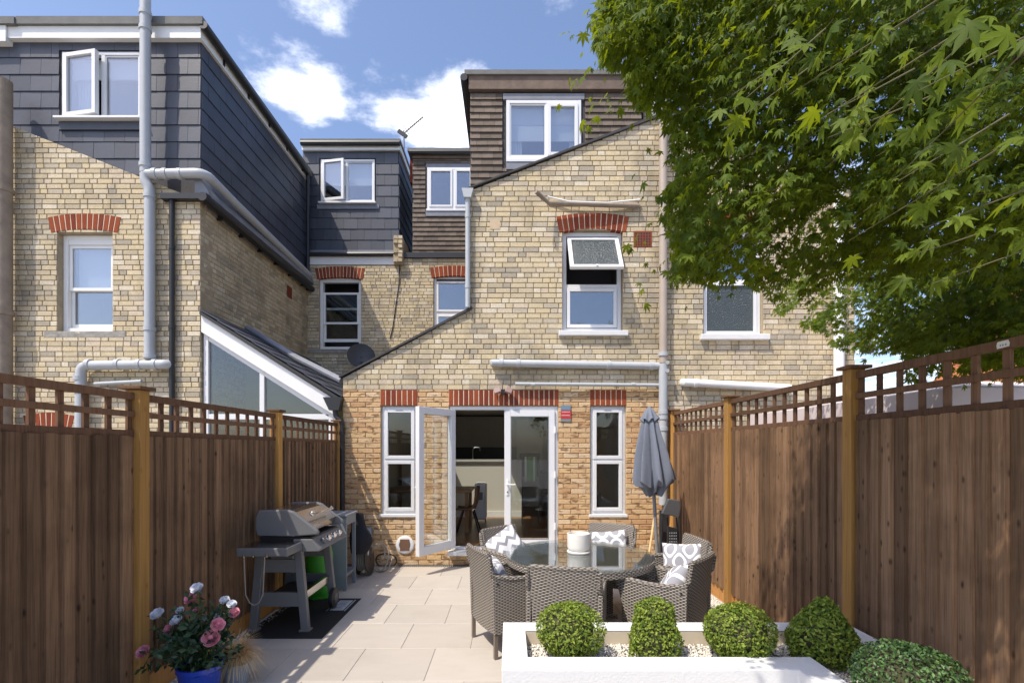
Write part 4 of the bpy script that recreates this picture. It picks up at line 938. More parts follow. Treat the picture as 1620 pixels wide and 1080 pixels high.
# satellite dishes and aerial
def dish(loc, rad, rz, tilt, label, m='dish', arm=True):
    t = thing('satellite_dish', label, 'satellite dish', loc, rz, local=True)
    prof = [(rad*i/6, .10*(i/6)**2) for i in range(7)]+[(rad, .105)]
    b = MB().lathe([(r_, h-.0) for r_, h in prof], (0, 0, 0), 24); b.xform(Matrix.Rotation(PI/2+tilt, 4, 'X') @ Matrix.Translation((0, 0, -.0))); o = b.build('dish', m, t, smooth=True); q = o.modifiers.new('thick', 'SOLIDIFY'); q.thickness = .01
    MB().tube([(0, 0, -rad*.9), (0, -rad*.75, -rad*.55)], .014, 6).build('arm', m, t); MB().box(-.03, .03, -rad*.75-.05, -rad*.75+.03, -rad*.55-.03, -rad*.55+.04).build('receiver', 'black_plastic', t)
    MB().tube([(0, .02, 0), (0, .25, -.05), (0, .25, -.2)], .02, 6).build('bracket', 'black_plastic', t)
    return t
dish(P(571, 566, BY-.28), .30, Rd(20), Rd(-18), 'dark grey satellite dish low on the recessed rear wall')
dish(P(1362, 546, FY+.4), .16, Rd(80), Rd(-10), 'small dish on the corner of the right-hand gable', 'lead')
an = thing('tv_aerial', 'thin black television aerial on a mast above the slate dormer', 'aerial', P(640, 300, 12.5))
b0 = P(639, 330, 12.5); b1 = P(639, 207, 12.5); MB().tube([b0, b1], .022, 6).build('mast', 'alu', an)
e0 = P(640, 210, 12.5); e1 = P(669, 185, 12.5); MB().tube([e0, e1], .02, 6).build('boom', 'alu', an)
dr_ = (e1-e0).normalized(); pr_ = Vector((-dr_.z, 0, dr_.x))
for i in range(9):
    p = e0.lerp(e1, .12+.105*i); l = .17-.008*i; MB().tube([p-pr_*l*.6+Vector((0, .1, 0)), p+pr_*l*.6-Vector((0, .1, 0))], .008, 5).build('element', 'alu', an)
p = e0.lerp(e1, .02); MB().bar(p-pr_*.12-dr_*.04, p+pr_*.14-dr_*.1, .05, .09).build('reflector', 'black_plastic', an)
pipe(A, 'cable', [P(633, 405, BY-.05), P(631, 450, BY-.02), P(621, 520, BY-.02), P(617, 535, BY-.02)], .010, 'black_plastic', n=6)

# ---------------------------------------------------------------- things beyond the right fence
gz = thing('garden_gazebo', 'pale pink fabric gazebo with timber frame beyond the right fence', 'gazebo', (4.6, 5.0, 0))
gx0, gx1, gy0, gy1 = 3.15, 6.3, 3.5, 6.5; ez = 2.15; ap = 2.40; cxg, cyg = (gx0+gx1)/2, (gy0+gy1)/2
v = [(gx0, gy0, ez), (gx1, gy0, ez), (gx1, gy1, ez), (gx0, gy1, ez), (cxg, cyg, ap)]; v += [(p[0], p[1], p[2]-.14) for p in v[:4]]
cn = MB().add(v, [(0, 1, 4), (1, 2, 4), (2, 3, 4), (3, 0, 4)]+[(i, (i+1) % 4, (i+1) % 4+5, i+5) for i in range(4)]).build('canopy', 'canopy', gz); sm = cn.modifiers.new('thick', 'SOLIDIFY'); sm.thickness = .008
for x in (gx0+.08, gx1-.08):
    for y in (gy0+.08, gy1-.08): MB().box(x-.05, x+.05, y-.05, y+.05, -.03, ez-.10).build('post', 'post_wood', gz)
for y in (gy0+.08, gy1-.08): MB().box(gx0+.14, gx1-.14, y-.03, y+.03, ez-.24, ez-.13).build('beam', 'fence_rail', gz)
for x in (gx0+.08, gx1-.08): MB().box(x-.03, x+.03, gy0+.14, gy1-.14, ez-.24, ez-.13).build('beam', 'fence_rail', gz)
fh = thing('house', 'distant house with orange tiled roof glimpsed through the maple leaves', 'house', (20, 15, 0))
MB().box(15.3, 24.9, 11.8, 18.2, -.03, 3.0).build('wall', 'brick_red', fh)
rr = MB().prism([(11.4, 2.9), (15, 6.6), (18.6, 2.9)], 'x', 15.0, 25.1).build('roof', 'tile_orange', fh)
sv = Vector((0, 3.6, 3.7)).normalized(); nv = Vector((0, -3.7, 3.6)).normalized(); tmb = MB()
for poly, _ in lay(15.0, 19.5, 0, 5.15, .2, .13, 'stretcher', .004):
    chip(tmb, poly, lambda u, v, e: tuple(Vector((u, 11.4, 2.9))+sv*v+nv*(e+.012)), .02)
tag(tmb.build('roof_tiles', 'tile_orange', rr), kind='stuff')
# ---------------------------------------------------------------- fences
def fence(Xf, s, posts, label, ybeg, zs=1.802, zt=2.092):
    """s=+1: garden lies on the +x side. Posts, closeboard panels, trellis above"""
    f = thing('fence', label, 'fence', (Xf, 4.5, 0))
    bx = Xf-s*.012
    for y in posts:
        o = MB().box(Xf-s*.065, Xf+s*.035, y-.045, y+.045, -.029, zt+.02).build('post', 'post_wood', f, bevel=.004)
        MB().box(Xf-s*.095, Xf+s*.06, y-.075, y+.075, zt+.022, zt+.045).build('post_cap', 'fence_rail', o, bevel=.004)
    ends = posts+[ybeg]
    for y1, y0 in zip(ends, ends[1:]):
        a, b = y0+.047, y1-.047
        if y0 == ybeg: a = y0
        MB().box(bx-s*.03, bx+s*.004, a, b, -.012, .148).build('gravel_board', 'gravel_board', f)
        MB().box(bx-s*.075, bx-s*.03, a, b, .32, .40).build('rail', 'fence_rail', f); MB().box(bx-s*.075, bx-s*.03, a, b, 1.5, 1.58).build('rail', 'fence_rail', f)
        y = a; i = 0
        while y < b-.02:
            w = random.uniform(.085, .118); e = min(y+w+.022, b); z1 = zs+random.uniform(-.003, .003)
            h = z1-.152; c = (y+e)/2; g = (e-y)/2; t0, t1 = (.005, .030); j = random.uniform(-.003, .003)
            v = []
            for z in (-h/2, h/2):
                ta, tb_ = (t1, t0); v += [(-.012*s, -g, z), (s*(ta+j), -g, z), (s*(tb_+j), g, z), (-.012*s, g, z)]
            o = MB().add(v, [(3, 2, 1, 0), (4, 5, 6, 7), (0, 1, 5, 4), (1, 2, 6, 5), (2, 3, 7, 6), (3, 0, 4, 7)]).build('board', 'fence_board', f)
            o.location = (bx+(.0 if i % 2 else -.001)*s, c, .152+h/2); o.rotation_euler = (random.uniform(-.002, .002), 0, 0)
            y += w; i += 1
        tr = MB().box(bx-s*.03, bx+s*.012, a, b, zt-.047, zt).build('trellis', 'fence_rail', f, bevel=.002)
        MB().box(bx-s*.03, bx+s*.012, a, b, zs-.004, zs+.04).build('rail', 'fence_rail', tr, bevel=.002); MB().box(bx-s*.002, bx+s*.016, a, b, (zs+zt)/2-.018, (zs+zt)/2+.02).build('rail', 'fence_rail', tr, bevel=.002)
        n = max(2, round((b-a)/.165))
        for i in range(n+1):
            y = a+.02+(b-a-.04)*i/n; o = MB().box(-.009, .009, -.019, .019, -(zt-zs-.088)/2, (zt-zs-.088)/2).build('slat', 'fence_rail', tr, bevel=.0015); o.location = (bx-s*.012, y, (zs+.0405+zt-.0475)/2)
    return f
LP_ = [7.25, 5.33, 3.34, 1.36]; RP_ = [7.24, 5.38, 3.454, 1.5]
fence(XL, 1, LP_, 'shaded brown closeboard fence with trellis top along the left side', .7)
fence(XR, -1, RP_, 'sunlit brown closeboard fence with trellis top along the right side', .7, 1.91, 2.25)
# white tag stapled to the top rail of the right-hand fence
q = P(1588, 543, 1.0); yt = XR*F/(1588-CX); lb = thing('fence_label', 'small torn white label stapled to the top rail of the right fence', 'label', (XR, yt, 2.2))
MB().prism([(yt-.028, 2.210), (yt+.03, 2.207), (yt+.033, 2.223), (yt+.028, 2.240), (yt-.024, 2.242), (yt-.031, 2.227)], 'x', XR-.0015, XR-.0035).build('paper', 'pot_white', lb)
for d in (-.014, .0, .012): MB().box(XR-.0042, XR-.0038, yt+d-.003, yt+d+.004, 2.217, 2.225).build('print', 'grey_print', lb)
# white pebble strips along both fence feet
def pebbles(name, rects, n, parent=None, z=0.0, size=(.007, .013), label=None):
    octa = np.array([(1, 0, 0), (-1, 0, 0), (0, 1, 0), (0, -1, 0), (0, 0, 1), (0, 0, -1)], dtype=float); tri = np.array([(0, 2, 4), (2, 1, 4), (1, 3, 4), (3, 0, 4), (2, 0, 5), (1, 2, 5), (3, 1, 5), (0, 3, 5)])
    ar = np.array([(r[1]-r[0])*(r[3]-r[2]) for r in rects]); ar = ar/ar.sum(); V = []; T = []
    for r, k in zip(rects, ar):
        m = int(n*k)
        for _ in range(m):
            s = random.uniform(*size); p = (random.uniform(r[0], r[1]), random.uniform(r[2], r[3]), z+random.uniform(-.004, .010))
            a = random.random()*6.3; c, q = math.cos(a), math.sin(a); sc = np.array((s*random.uniform(.8, 1.5), s*random.uniform(.7, 1.2), s*random.uniform(.5, .9)))
            v = octa*sc; v = np.stack([v[:, 0]*c-v[:, 1]*q, v[:, 0]*q+v[:, 1]*c, v[:, 2]+v[:, 0]*.3*random.uniform(-1, 1)], 1)+p
            T.append(tri+len(V)*6); V.append(v)
    o = link(name, np_mesh(name, np.concatenate(V), np.concatenate(T), 'pebble', True), parent); tag(o, label, 'gravel' if not parent else None, kind='stuff'); return o
pebbles('gravel', [(XL+.02, -2.375, 2.0, 7.1), (2.18, XR-.02, 3.5, 7.15)], 9000, z=-.004, label='white pebble strips along the feet of both fences')

# ---------------------------------------------------------------- white raised planter
pl_ = thing('raised_planter', 'L-shaped white rendered raised planter filled with pebbles', 'planter', (1.1, 3.1, 0))
Hp = .5; x0, x1, yb, yi, yf, yo = -.04, 2.36, 3.47, 3.30, 2.888, 2.72
wl_ = MB()
outer = [(x0, yo), (1.6, yo), (1.6, 1.2), (x1, 1.2), (x1, yb), (x0, yb)]; inner = [(.11, yf), (1.765, yf), (1.765, 1.35), (2.22, 1.35), (2.22, yi), (.11, yi)]
v = [(p[0], p[1], -.011) for p in outer]+[(p[0], p[1], Hp) for p in outer]+[(p[0], p[1], Hp) for p in inner]
fs = []
for i in range(6):
    j = (i+1) % 6; fs += [(i, j, j+6, i+6), (i+6, j+6, j+12, i+12)]
wl_.add(v, fs); wl_.build('wall', 'render_white', pl_, bevel=.006)
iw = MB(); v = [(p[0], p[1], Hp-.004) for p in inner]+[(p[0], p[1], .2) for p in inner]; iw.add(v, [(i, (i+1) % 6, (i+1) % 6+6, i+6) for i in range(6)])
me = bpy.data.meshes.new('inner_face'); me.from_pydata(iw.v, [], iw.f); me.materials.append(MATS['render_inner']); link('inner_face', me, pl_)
so2 = MB(); so2.box(.11, 2.22, yf, yi, .2, .398); so2.box(1.765, 2.22, 1.35, yf-.002, .2, .398); so2.build('soil', 'soil', pl_)
pebbles('pebbles', [(.115, 2.215, yf+.005, yi-.005), (1.77, 2.215, 1.6, yf)], 11000, pl_, .405)

# ---------------------------------------------------------------- plants
def leaf_cloud(n, sampler, size, quad=True):
    """n small folded leaves; sampler() -> (pos, normal)"""
    V = np.zeros((n*4, 3)); T = np.zeros((n*2, 3), dtype=int)
    for i in range(n):
        p, nn = sampler(); nn = Vector(nn)+Vector((random.gauss(0, .85), random.gauss(0, .85), random.gauss(0, .85))); nn.normalize()
        t = nn.cross(Vector((random.gauss(0, 1), random.gauss(0, 1), random.gauss(0, 1)))).normalized(); b = nn.cross(t); s = size*random.uniform(.65, 1.3); p = Vector(p)
        V[i*4:(i+1)*4] = [p-t*s, p+b*s*.5+nn*s*.15, p+t*s, p-b*s*.5+nn*s*.15]; T[i*2:(i+1)*2] = [(i*4, i*4+1, i*4+2), (i*4, i*4+2, i*4+3)]
    return V, T
def topiary(px, pY, wpx, ytop, label, shape='ball', n=4800, dark=False, base=.40, size=.0108):
    c = P(px, 709, pY); rx_ = wpx/2*pY/F; zt_ = zw(ytop, pY); h = zt_-base
    t = thing('topiary', label, 'topiary', (c.x, pY, base), group='clipped box plants in the planter')
    MB().tube([(c.x, pY, base-.02), (c.x+.005, pY, base+h*.45)], [.014, .009], 8).build('trunk', 'bark', t, smooth=True)
    prof = {'ball': lambda f: math.sqrt(max(0, 1-(2*f-1)**2))**.9, 'column': lambda f: (.93 if f < .2 else 1.0)*(1-.42*max(0, f-.3)**1.1) if f < .9 else .62*math.sqrt(max(0, (1-f)/.1)), 'cone': lambda f: (.8+.6*f if f < .33 else 1.0-.9*((f-.33)/.67)**1.9)}[shape]
    lump = [(Vector((random.gauss(0, 1), random.gauss(0, 1), random.gauss(0, 1))).normalized(), random.uniform(-.10, .12)) for _ in range(22)]
    def smp():
        f = random.random(); f = f if shape == 'ball' else f**.9
        if shape == 'ball': f = .5+.5*math.sin((random.random()-.5)*PI) if random.random() < .5 else random.random()
        a = random.random()*2*PI; r = rx_*prof(f); d = Vector((math.cos(a)*prof(f), math.sin(a)*prof(f), (2*f-1)))
        dn = d.normalized() if d.length > 0 else Vector((0, 0, 1)); k = 1+sum(w*max(0, dn.dot(l)-.6)*2.2 for l, w in lump); k *= 1-abs(random.gauss(0, .10))
        if random.random() < .03: k *= 1.07
        zc = base+.02+f*(h-.02); zz_ = base+h/2+(zc-base-h/2)*k
        return (c.x+math.cos(a)*r*k, pY+math.sin(a)*r*k, max(base+.005, zz_)), d+Vector((0, 0, .35))
    V, T = leaf_cloud(n, smp, size)
    cr = link('crown', np_mesh('crown', V, T, 'leaf_box_shaded' if dark else 'leaf_boxb'), t)
    inn = MB(); pr2 = [(max(.002, rx_*.80*prof(i/12)), .02+(h-.02)*(.5+(i/12-.5)*.84)) for i in range(13)]; inn.lathe(pr2, (c.x, pY, base), 16); inn.build('inner_twigs', 'twig', cr, smooth=True)
    return t
topiary(899, 3.09, 99, 952, 'clipped box ball at the left end of the white planter')
topiary(1034, 3.09, 82, 943, 'small columnar box bush between the two sunlit box balls', 'column', 4200)
topiary(1166, 3.09, 110, 957, 'clipped box ball in the middle of the planter beside the corner bush', n=5200)
topiary(1303, 3.02, 100, 944, 'pointed box bush in the back corner of the planter near the fence post', 'cone', 4800, size=.0135)
topiary(1437, 2.42, 158, 1024, 'shade-darkened box ball nearest the camera beside the right fence', n=5600, dark=True)

# rose bush in blue pot
rc = Vector((-2.08, 3.32, 0)); pot = thing('plant_pot', 'glossy blue pot holding the rose bush', 'pot', rc)
MB().lathe([(0, .0), (.095, .0), (.105, .02), (.132, .24), (.142, .245), (.142, .275), (.128, .275), (.122, .24), (0, .235)], rc, 32).build('body', 'pot_blue', pot, smooth=True); MB().lathe([(0, .24), (.121, .24)], rc, 24).build('soil', 'soil', pot)
rose = thing('rose_bush', 'rose bush with pink and white blooms in the blue pot', 'rose bush', rc+Vector((0, 0, .24)))
blooms = [(312, 931, 'rose_white', .05), (303, 947, 'rose_pink', .055), (250, 972, 'rose_white', .055), (280, 982, 'rose_white', .05), (285, 966, 'rose_white', .035), (269, 996, 'rose_pink', .05), (228, 1031, 'rose_pink', .055), (334, 1010, 'rose_pink', .07), (344, 988, 'rose_pink', .055), (348, 977, 'rose_white', .045), (356, 950, 'rose_white', .04), (367, 956, 'rose_white', .038), (371, 969, 'rose_pink', .045), (310, 966, 'rose_pink', .03), (322, 980, 'rose_white', .03)]
stems = MB(); leaves = []
def rose_bloom(p, r, m, face):
    b = MB(); face = Vector(face).normalized(); M = Matrix.Translation(p) @ face.to_track_quat('Z', 'Y').to_matrix().to_4x4()
    for ring_, (n, rr, th, up) in enumerate(((6, 1.0, 1.25, -.15), (6, .86, 1.5, -.06), (5, .68, 1.75, .05), (4, .48, 2.0, .16), (3, .28, 2.2, .28))):
        for k in range(n):
            a = 2*PI*(k+ring_*.41)/n+random.uniform(-.12, .12); vs = []; t_ = th*random.uniform(.9, 1.08)
            for i in range(5):
                f = i/4; q = r*rr*.62; d = q*math.sin(f*t_)/math.sin(min(t_, PI/2)); z = q*1.05*(1-math.cos(f*t_))+r*up; hw = (PI/n)*1.25*math.sin(PI*(.12+.62*f))
                if i == 4: d += q*.13; z -= q*.02
                for j in (-1, -.5, 0, .5, 1):
                    aa = a+hw*j; dd_ = d*(1-.05*j*j)+r*.02; vs.append((math.cos(aa)*dd_, math.sin(aa)*dd_, z-q*.16*j*j*(f > .9)))
            b.add(vs, [(i*5+j, i*5+j+1, (i+1)*5+j+1, (i+1)*5+j) for i in range(4) for j in range(4)])
    b.xform(M); o = b.build('bloom', m, rose, smooth=True); return o
top = rc+Vector((0, 0, .27))
for (px, py, m, r) in blooms:
    Yb = 3.32+random.uniform(-.16, .06); p = P(px, py, Yb); face = Vector((random.uniform(-.3, .3)+(p.x-rc.x)*1.2, -.55, .75 if m == 'rose_white' else .45))
    rose_bloom(p, r*1.12, m, face); mid = top.lerp(p, .55)+Vector((0, .02, .06)); stems.tube([top+Vector((random.uniform(-.04, .04), random.uniform(-.04, .04), -.02)), mid, p-face.normalized()*.01], [.005, .0035, .0025], 6)
    for f in (.35, .5, .62, .75, .88): leaves.append(top.lerp(p, f)+Vector((random.uniform(-.03, .03), random.uniform(-.04, .04), .03)))
for (px, py) in ((244, 993), (258, 1025), (277, 962), (335, 958), (362, 972)):
    p = P(px, py, 3.3); stems.tube([top, top.lerp(p, .6)+Vector((0, 0, .04)), p], [.004, .003, .002], 5); b = MB().lathe([(.001, -.018), (.010, -.006), (.008, .008), (.001, .022)], p, 8); b.build('bud', 'stem', rose, smooth=True)
    for f in (.5, .7, .9): leaves.append(top.lerp(p, f))
stems.build('stems', 'stem', rose, smooth=True)
pts = leaves+[top+Vector((random.gauss(0, .12), random.gauss(0, .09), abs(random.gauss(.10, .10)))) for _ in range(110)]
def rs():
    p = random.choice(pts); return p+Vector((random.gauss(0, .028), random.gauss(0, .028), random.gauss(0, .022))), Vector((random.gauss(0, .3), -.35, .8))
n = 1150; V, T = leaf_cloud(n, rs, .027); link('foliage', np_mesh('foliage', V, T, 'leaf_rose'), rose)
gp = Vector((-1.99, 3.60, 0)); t = thing('plant_pot', 'slate-blue pot of tan grass tucked behind the rose pot', 'pot', gp); MB().lathe([(0, 0), (.07, 0), (.085, .03), (.10, .15), (.105, .17), (.095, .17), (.09, .15), (0, .15)], gp, 24).build('body', 'pot_slate', t, smooth=True)
gt_ = thing('ornamental_grass', 'tuft of dry tan ornamental grass drooping over its pot', 'grass', gp+Vector((0, 0, .15))); V = []; T = []
for i in range(1000):
    a = random.random()*2*PI; r0 = random.random()*.05; L = random.uniform(.15, .27); lean = random.uniform(.3, 1.35); p = gp+Vector((math.cos(a)*r0, math.sin(a)*r0, .155)); sd = Vector((-math.sin(a), math.cos(a), 0))*random.uniform(.0016, .003); k0 = len(V)
    for j in range(5):
        f = j/4; th = lean*f*1.5; q = p+Vector((math.cos(a), math.sin(a), 0))*(L*f*math.sin(th*.75))+Vector((0, 0, L*f*math.cos(th))); V += [q-sd*(1-f*.8), q+sd*(1-f*.8)]
    for j in range(4): T += [(k0+j*2, k0+j*2+1, k0+j*2+3), (k0+j*2, k0+j*2+3, k0+j*2+2)]
link('blades', np_mesh('blades', [tuple(v) for v in V], T, 'grass_tan'), gt_)
# ---------------------------------------------------------------- dining set
TC = Vector((.663, 4.66, 0))
tb = thing('garden_table', 'round wicker garden table with glass top in the middle of the chairs', 'table', TC, local=True)
MB().lathe([(0, .712), (.665, .712), (.68, .705), (.685, .69), (.685, .655), (.66, .648), (.60, .648)], (0, 0, 0), 48).build('wicker_top', 'wicker_round', tb, smooth=True)
MB().lathe([(0, .7205), (.69, .7205), (.6945, .724), (.6945, .728), (.69, .7315), (0, .7315)], (0, 0, 0), 72).build('glass_top', 'glass_table', tb)
for sx in (-1, 1):
    for sy in (-1, 1): MB().box(sx*.36-.032, sx*.36+.032, sy*.36-.032, sy*.36+.032, 0, .655).build('leg', 'wicker', tb, bevel=.006)
MB().box(-.36, .36, -.02, .02, .12, .15).build('stretcher', 'wicker', tb); MB().box(-.02, .02, -.36, .36, .151, .18).build('stretcher', 'wicker', tb)
def make_chair(label, loc, rz):
    c = thing('wicker_chair', label, 'chair', loc, rz, 'wicker chairs round the glass table', local=True)
    # gently waisted back, reclined and flaring at the shoulders
    V = []; F_ = []; nz, nx = 12, 8
    for k, off in ((0, 0.0), (1, .035)):
        for i in range(nz+1):
            f = i/nz; z = .20+.65*f; y = -.285-.055*f**1.5+.012*math.sin(f*PI)+off; w = .245-.010*math.sin(f*PI)+.012*f
            for j in range(nx+1):
                t = j/nx*2-1; V.append((w*t, y-.018*(1-t*t), z))
    m = (nz+1)*(nx+1); id_ = lambda k, i, j: k*m+i*(nx+1)+j
    for i in range(nz):
        for j in range(nx): F_ += [(id_(0, i, j), id_(0, i, j+1), id_(0, i+1, j+1), id_(0, i+1, j)), (id_(1, i, j), id_(1, i+1, j), id_(1, i+1, j+1), id_(1, i, j+1))]
    for i in range(nz): F_ += [(id_(0, i, 0), id_(0, i+1, 0), id_(1, i+1, 0), id_(1, i, 0)), (id_(0, i, nx), id_(1, i, nx), id_(1, i+1, nx), id_(0, i+1, nx))]
    for j in range(nx): F_ += [(id_(0, 0, j), id_(1, 0, j), id_(1, 0, j+1), id_(0, 0, j+1)), (id_(0, nz, j), id_(0, nz, j+1), id_(1, nz, j+1), id_(1, nz, j))]
    back = MB().add(V, F_).build('backrest', 'wicker', c, smooth=True)
    MB().tube([(-.247+.494*j/8, -.325-.018*(1-(j/4-1)**2), .848) for j in range(9)], .019, 8).build('top_roll', 'wicker', back, smooth=True)
    for s in (-1, 1):
        prof = [(-.29, .20), (.13, .20), (.17, .27), (.225, .42), (.27, .56), (.285, .60), (.275, .625), (.16, .632), (0, .625), (-.15, .632), (-.305, .66)]
        a = MB().prism([(y, z) for y, z in prof], 'x', s*.245, s*.283).build('arm', 'wicker', c, smooth=False, bevel=.006)
        MB().tube([(s*.264, y, z) for y, z in ((.255, .57), (.283, .605), (.262, .63), (.16, .642), (0, .635), (-.15, .642), (-.28, .668), (-.315, .72), (-.335, .83))], [.018, .022, .024, .024, .024, .024, .022, .02, .016], 8).build('arm_roll', 'wicker', a, smooth=True)
        for y in (-.27, .115): MB().box(s*.262-.016, s*.262+.016, y-.016, y+.016, 0, .198).build('leg', 'chair_leg', c, bevel=.003)
        MB().tube([(s*.284, -.262, .615), (s*.288, -.262, .615)], .009, 8).build('bolt_cap', 'black_plastic', a)
    MB().box(-.243, .243, -.255, .15, .26, .335).build('seat', 'wicker', c, bevel=.006)
    MB().box(-.238, .238, -.25, .17, .337, .395).build('seat_cushion', 'cushion_grey', c, bevel=.022)
    return c
spots = [((-.25, 4.25), 'wicker chair with its back to the open patio, left of the table'), ((.40, 3.61), 'wicker chair seen squarely from behind, nearest the white planter'),
         ((1.53, 3.93), 'wicker chair at the right front of the table, turned away behind the columnar bush'), ((1.80, 4.76), 'wicker chair beside the right fence with the ogee pillow upright'),
         ((1.17, 5.62), 'wicker chair at the far side of the table facing the camera'), ((-.10, 5.40), 'wicker chair in front of the French doors with the chevron pillow')]
chairs = []
for (bx_, by_), lb_ in spots:
    d = (Vector((TC.x, TC.y, 0))-Vector((bx_, by_, 0))).normalized(); chairs.append((make_chair(lb_, Vector((bx_, by_, 0))+d*.31, math.atan2(-d.x, d.y)), d))
def pillow(loc, rz, tilt, roll, m, label, w=.40, h=.38):
    t = thing('pillow', label, 'pillow', loc, rz, 'scatter pillows on the wicker chairs', local=True); N = 14; V = []; Fq = []
    M = Matrix.Rotation(tilt, 4, 'X') @ Matrix.Rotation(roll, 4, 'Y')
    for k in (-1, 1):
        for i in range(N+1):
            for j in range(N+1):
                u, v = j/N*2-1, i/N*2-1; pin = 1-.07*(u*u*v*v)*0-.06*((1-u*u)*(abs(v)**3)+(1-v*v)*(abs(u)**3)); th = .085*max(0, (1-u**4)*(1-v**4))**.55
                V.append((u*w/2*pin, k*th*(1+.08*math.sin(u*5+v*3)), v*h/2*pin))
    m_ = (N+1)**2
    for k in range(2):
        for i in range(N):
            for j in range(N): q = (k*m_+i*(N+1)+j, k*m_+i*(N+1)+j+1, k*m_+(i+1)*(N+1)+j+1, k*m_+(i+1)*(N+1)+j); Fq.append(q if k == 0 else q[::-1])
    b = MB().add(V, Fq); bm = bmesh.new(); me = bpy.data.meshes.new('cover'); me.from_pydata(b.v, [], b.f); bm.from_mesh(me); bmesh.ops.remove_doubles(bm, verts=bm.verts, dist=.0005); bm.to_mesh(me); bm.free()
    me.polygons.foreach_set('use_smooth', [True]*len(me.polygons)); me.materials.append(MATS[m]); o = link('cover', me, t); o.matrix_basis = M; return t
def on_chair(i, fwd, z, sidex=0.0): c, d = chairs[i]; r = Vector((d.y, -d.x, 0)); return Vector(c.location)+d*fwd+r*sidex+Vector((0, 0, z)), c.rotation_euler.z
for (x_, y_, z_), (nx_, ny_), tilt, roll, m, lb_ in (((-.125, 4.33, .60), (.9, .35), .38, .1, 'pillow_chevron', 'pillow half hidden in the left-hand chair against its back'),
        ((1.36, 4.08, .585), (-.78, .30), .55, .35, 'pillow_ogee', 'patterned pillow lying low in the right front chair'), ((1.66, 4.72, .625), (-.62, -.78), .30, .10, 'pillow_ogee', 'grey and white ogee pillow propped up in the chair by the fence'),
        ((1.12, 5.46, .62), (-.15, -1), .25, .10, 'pillow_circle', 'grey and white circle-patterned pillow in the far chair'), ((-.03, 5.28, .655), (.22, -1), .30, .55, 'pillow_chevron', 'grey and white chevron pillow tipped on its corner in front of the doors')):
    pillow(Vector((x_, y_, z_)), math.atan2(-nx_, ny_), tilt, roll, m, lb_)
pp = TC+Vector((0.0, .03, .732)); pt_ = thing('table_pot', 'plain white ceramic pot standing on the glass table', 'pot', pp)
MB().lathe([(0, .022), (.085, .022), (.100, .035), (.106, .055), (.108, .182), (.104, .185), (.098, .182), (.096, .12), (0, .12)], pp, 36).build('body', 'pot_white', pt_, smooth=True); MB().lathe([(0, 0), (.105, 0), (.112, .012), (.108, .018), (.08, .0215), (0, .0215)], pp, 36).build('saucer', 'pot_white', pt_, smooth=True)

# ---------------------------------------------------------------- closed parasol, folded chairs, stick
ub = Vector((1.93, 6.35, 0)); ut = P(1027, 644, 6.35)
pa = thing('parasol', 'closed grey fabric parasol leaning in the corner by the right fence', 'parasol', ub)
ax = (ut-ub); L = ax.length; ax.normalize(); MB().tube([ub, ut-ax*.05], .022, 10).build('pole', 'parasol_pole', pa, smooth=True)
def along(d): return ub+ax*d
rx_ = ax.cross(Vector((0, 1, 0))).normalized(); ry_ = rx_.cross(ax).normalized()
V = []; F_ = []; NA = 96; prof = [(0, .02), (.10, .045), (.14, .085), (.24, .10), (.40, .125), (.60, .165), (.80, .20), (.97, .225)]
for i, (d, r) in enumerate(prof):
    for k in range(NA):
        a = 2*PI*k/NA; fold = 1+(.30*min(1, d*3))*math.cos(a*8+.5*math.sin(3*a)+d*.9)+.07*math.cos(a*19+d*5)*min(1, d*2); rr = r*fold*(1+.06*math.sin(a*3+d*4)); dd_ = L-d+(.0 if i < len(prof)-1 else .05*math.cos(a*8)); p = along(dd_)+rx_*math.cos(a)*rr+ry_*math.sin(a)*rr*.8; V.append(p)
for i in range(len(prof)-1):
    for k in range(NA): F_.append((i*NA+k, i*NA+(k+1) % NA, (i+1)*NA+(k+1) % NA, (i+1)*NA+k))
k0 = len(V)
for (d, q) in ((1.03, .62), (1.12, .40)):
    for k in range(NA):
        a = 2*PI*k/NA; rr = .225*q*(1+.3*math.cos(a*8)); V.append(along(L-d+.03*math.cos(a*4))+rx_*math.cos(a)*rr+ry_*math.sin(a)*rr*.8)
n0 = len(prof)-1
for i in range(n0, n0+2):
    for k in range(NA): F_.append((i*NA+k, i*NA+(k+1) % NA, (i+1)*NA+(k+1) % NA, (i+1)*NA+k))
MB().add(V, F_).build('canopy', 'parasol', pa, smooth=True)
V = []; F_ = []
for i, (d, r) in enumerate(((-.005, .012), (.03, .05), (.10, .085), (.165, .115))):
    for k in range(NA):
        a = 2*PI*k/NA; rr = r*(1+.16*math.cos(a*8)*(i/3)); V.append(along(L-d+(.02*math.cos(a*8) if i == 3 else 0))+rx_*math.cos(a)*rr+ry_*math.sin(a)*rr*.85)
for i in range(3):
    for k in range(NA): F_.append((i*NA+k, i*NA+(k+1) % NA, (i+1)*NA+(k+1) % NA, (i+1)*NA+k))
MB().add(V, F_).build('vent_cap', 'parasol', pa, smooth=True); MB().lathe([(0, 0), (.19, 0), (.20, .03), (.17, .07), (.045, .09), (.04, .25), (0, .25)], ub, 28).build('base', 'grey_metal', pa, smooth=True)
fc = thing('folding_chair', 'folded dark grey plastic chair leaning against the right fence', 'chair', (2.2, 6.1, 0))
Yc = 6.05
def pq(x, y, Y=Yc): return P(x, y, Y)
bk = MB().prism([(xw(1046, Yc), zw(812, Yc)), (xw(1056, Yc), zw(788, Yc)), (xw(1074, Yc), zw(791, Yc)), (xw(1077, Yc), zw(800, Yc)), (xw(1074, Yc), zw(818, Yc))], 'y', Yc-.02, Yc+.03); bk.build('backrest', 'grey_metal', fc, bevel=.012)
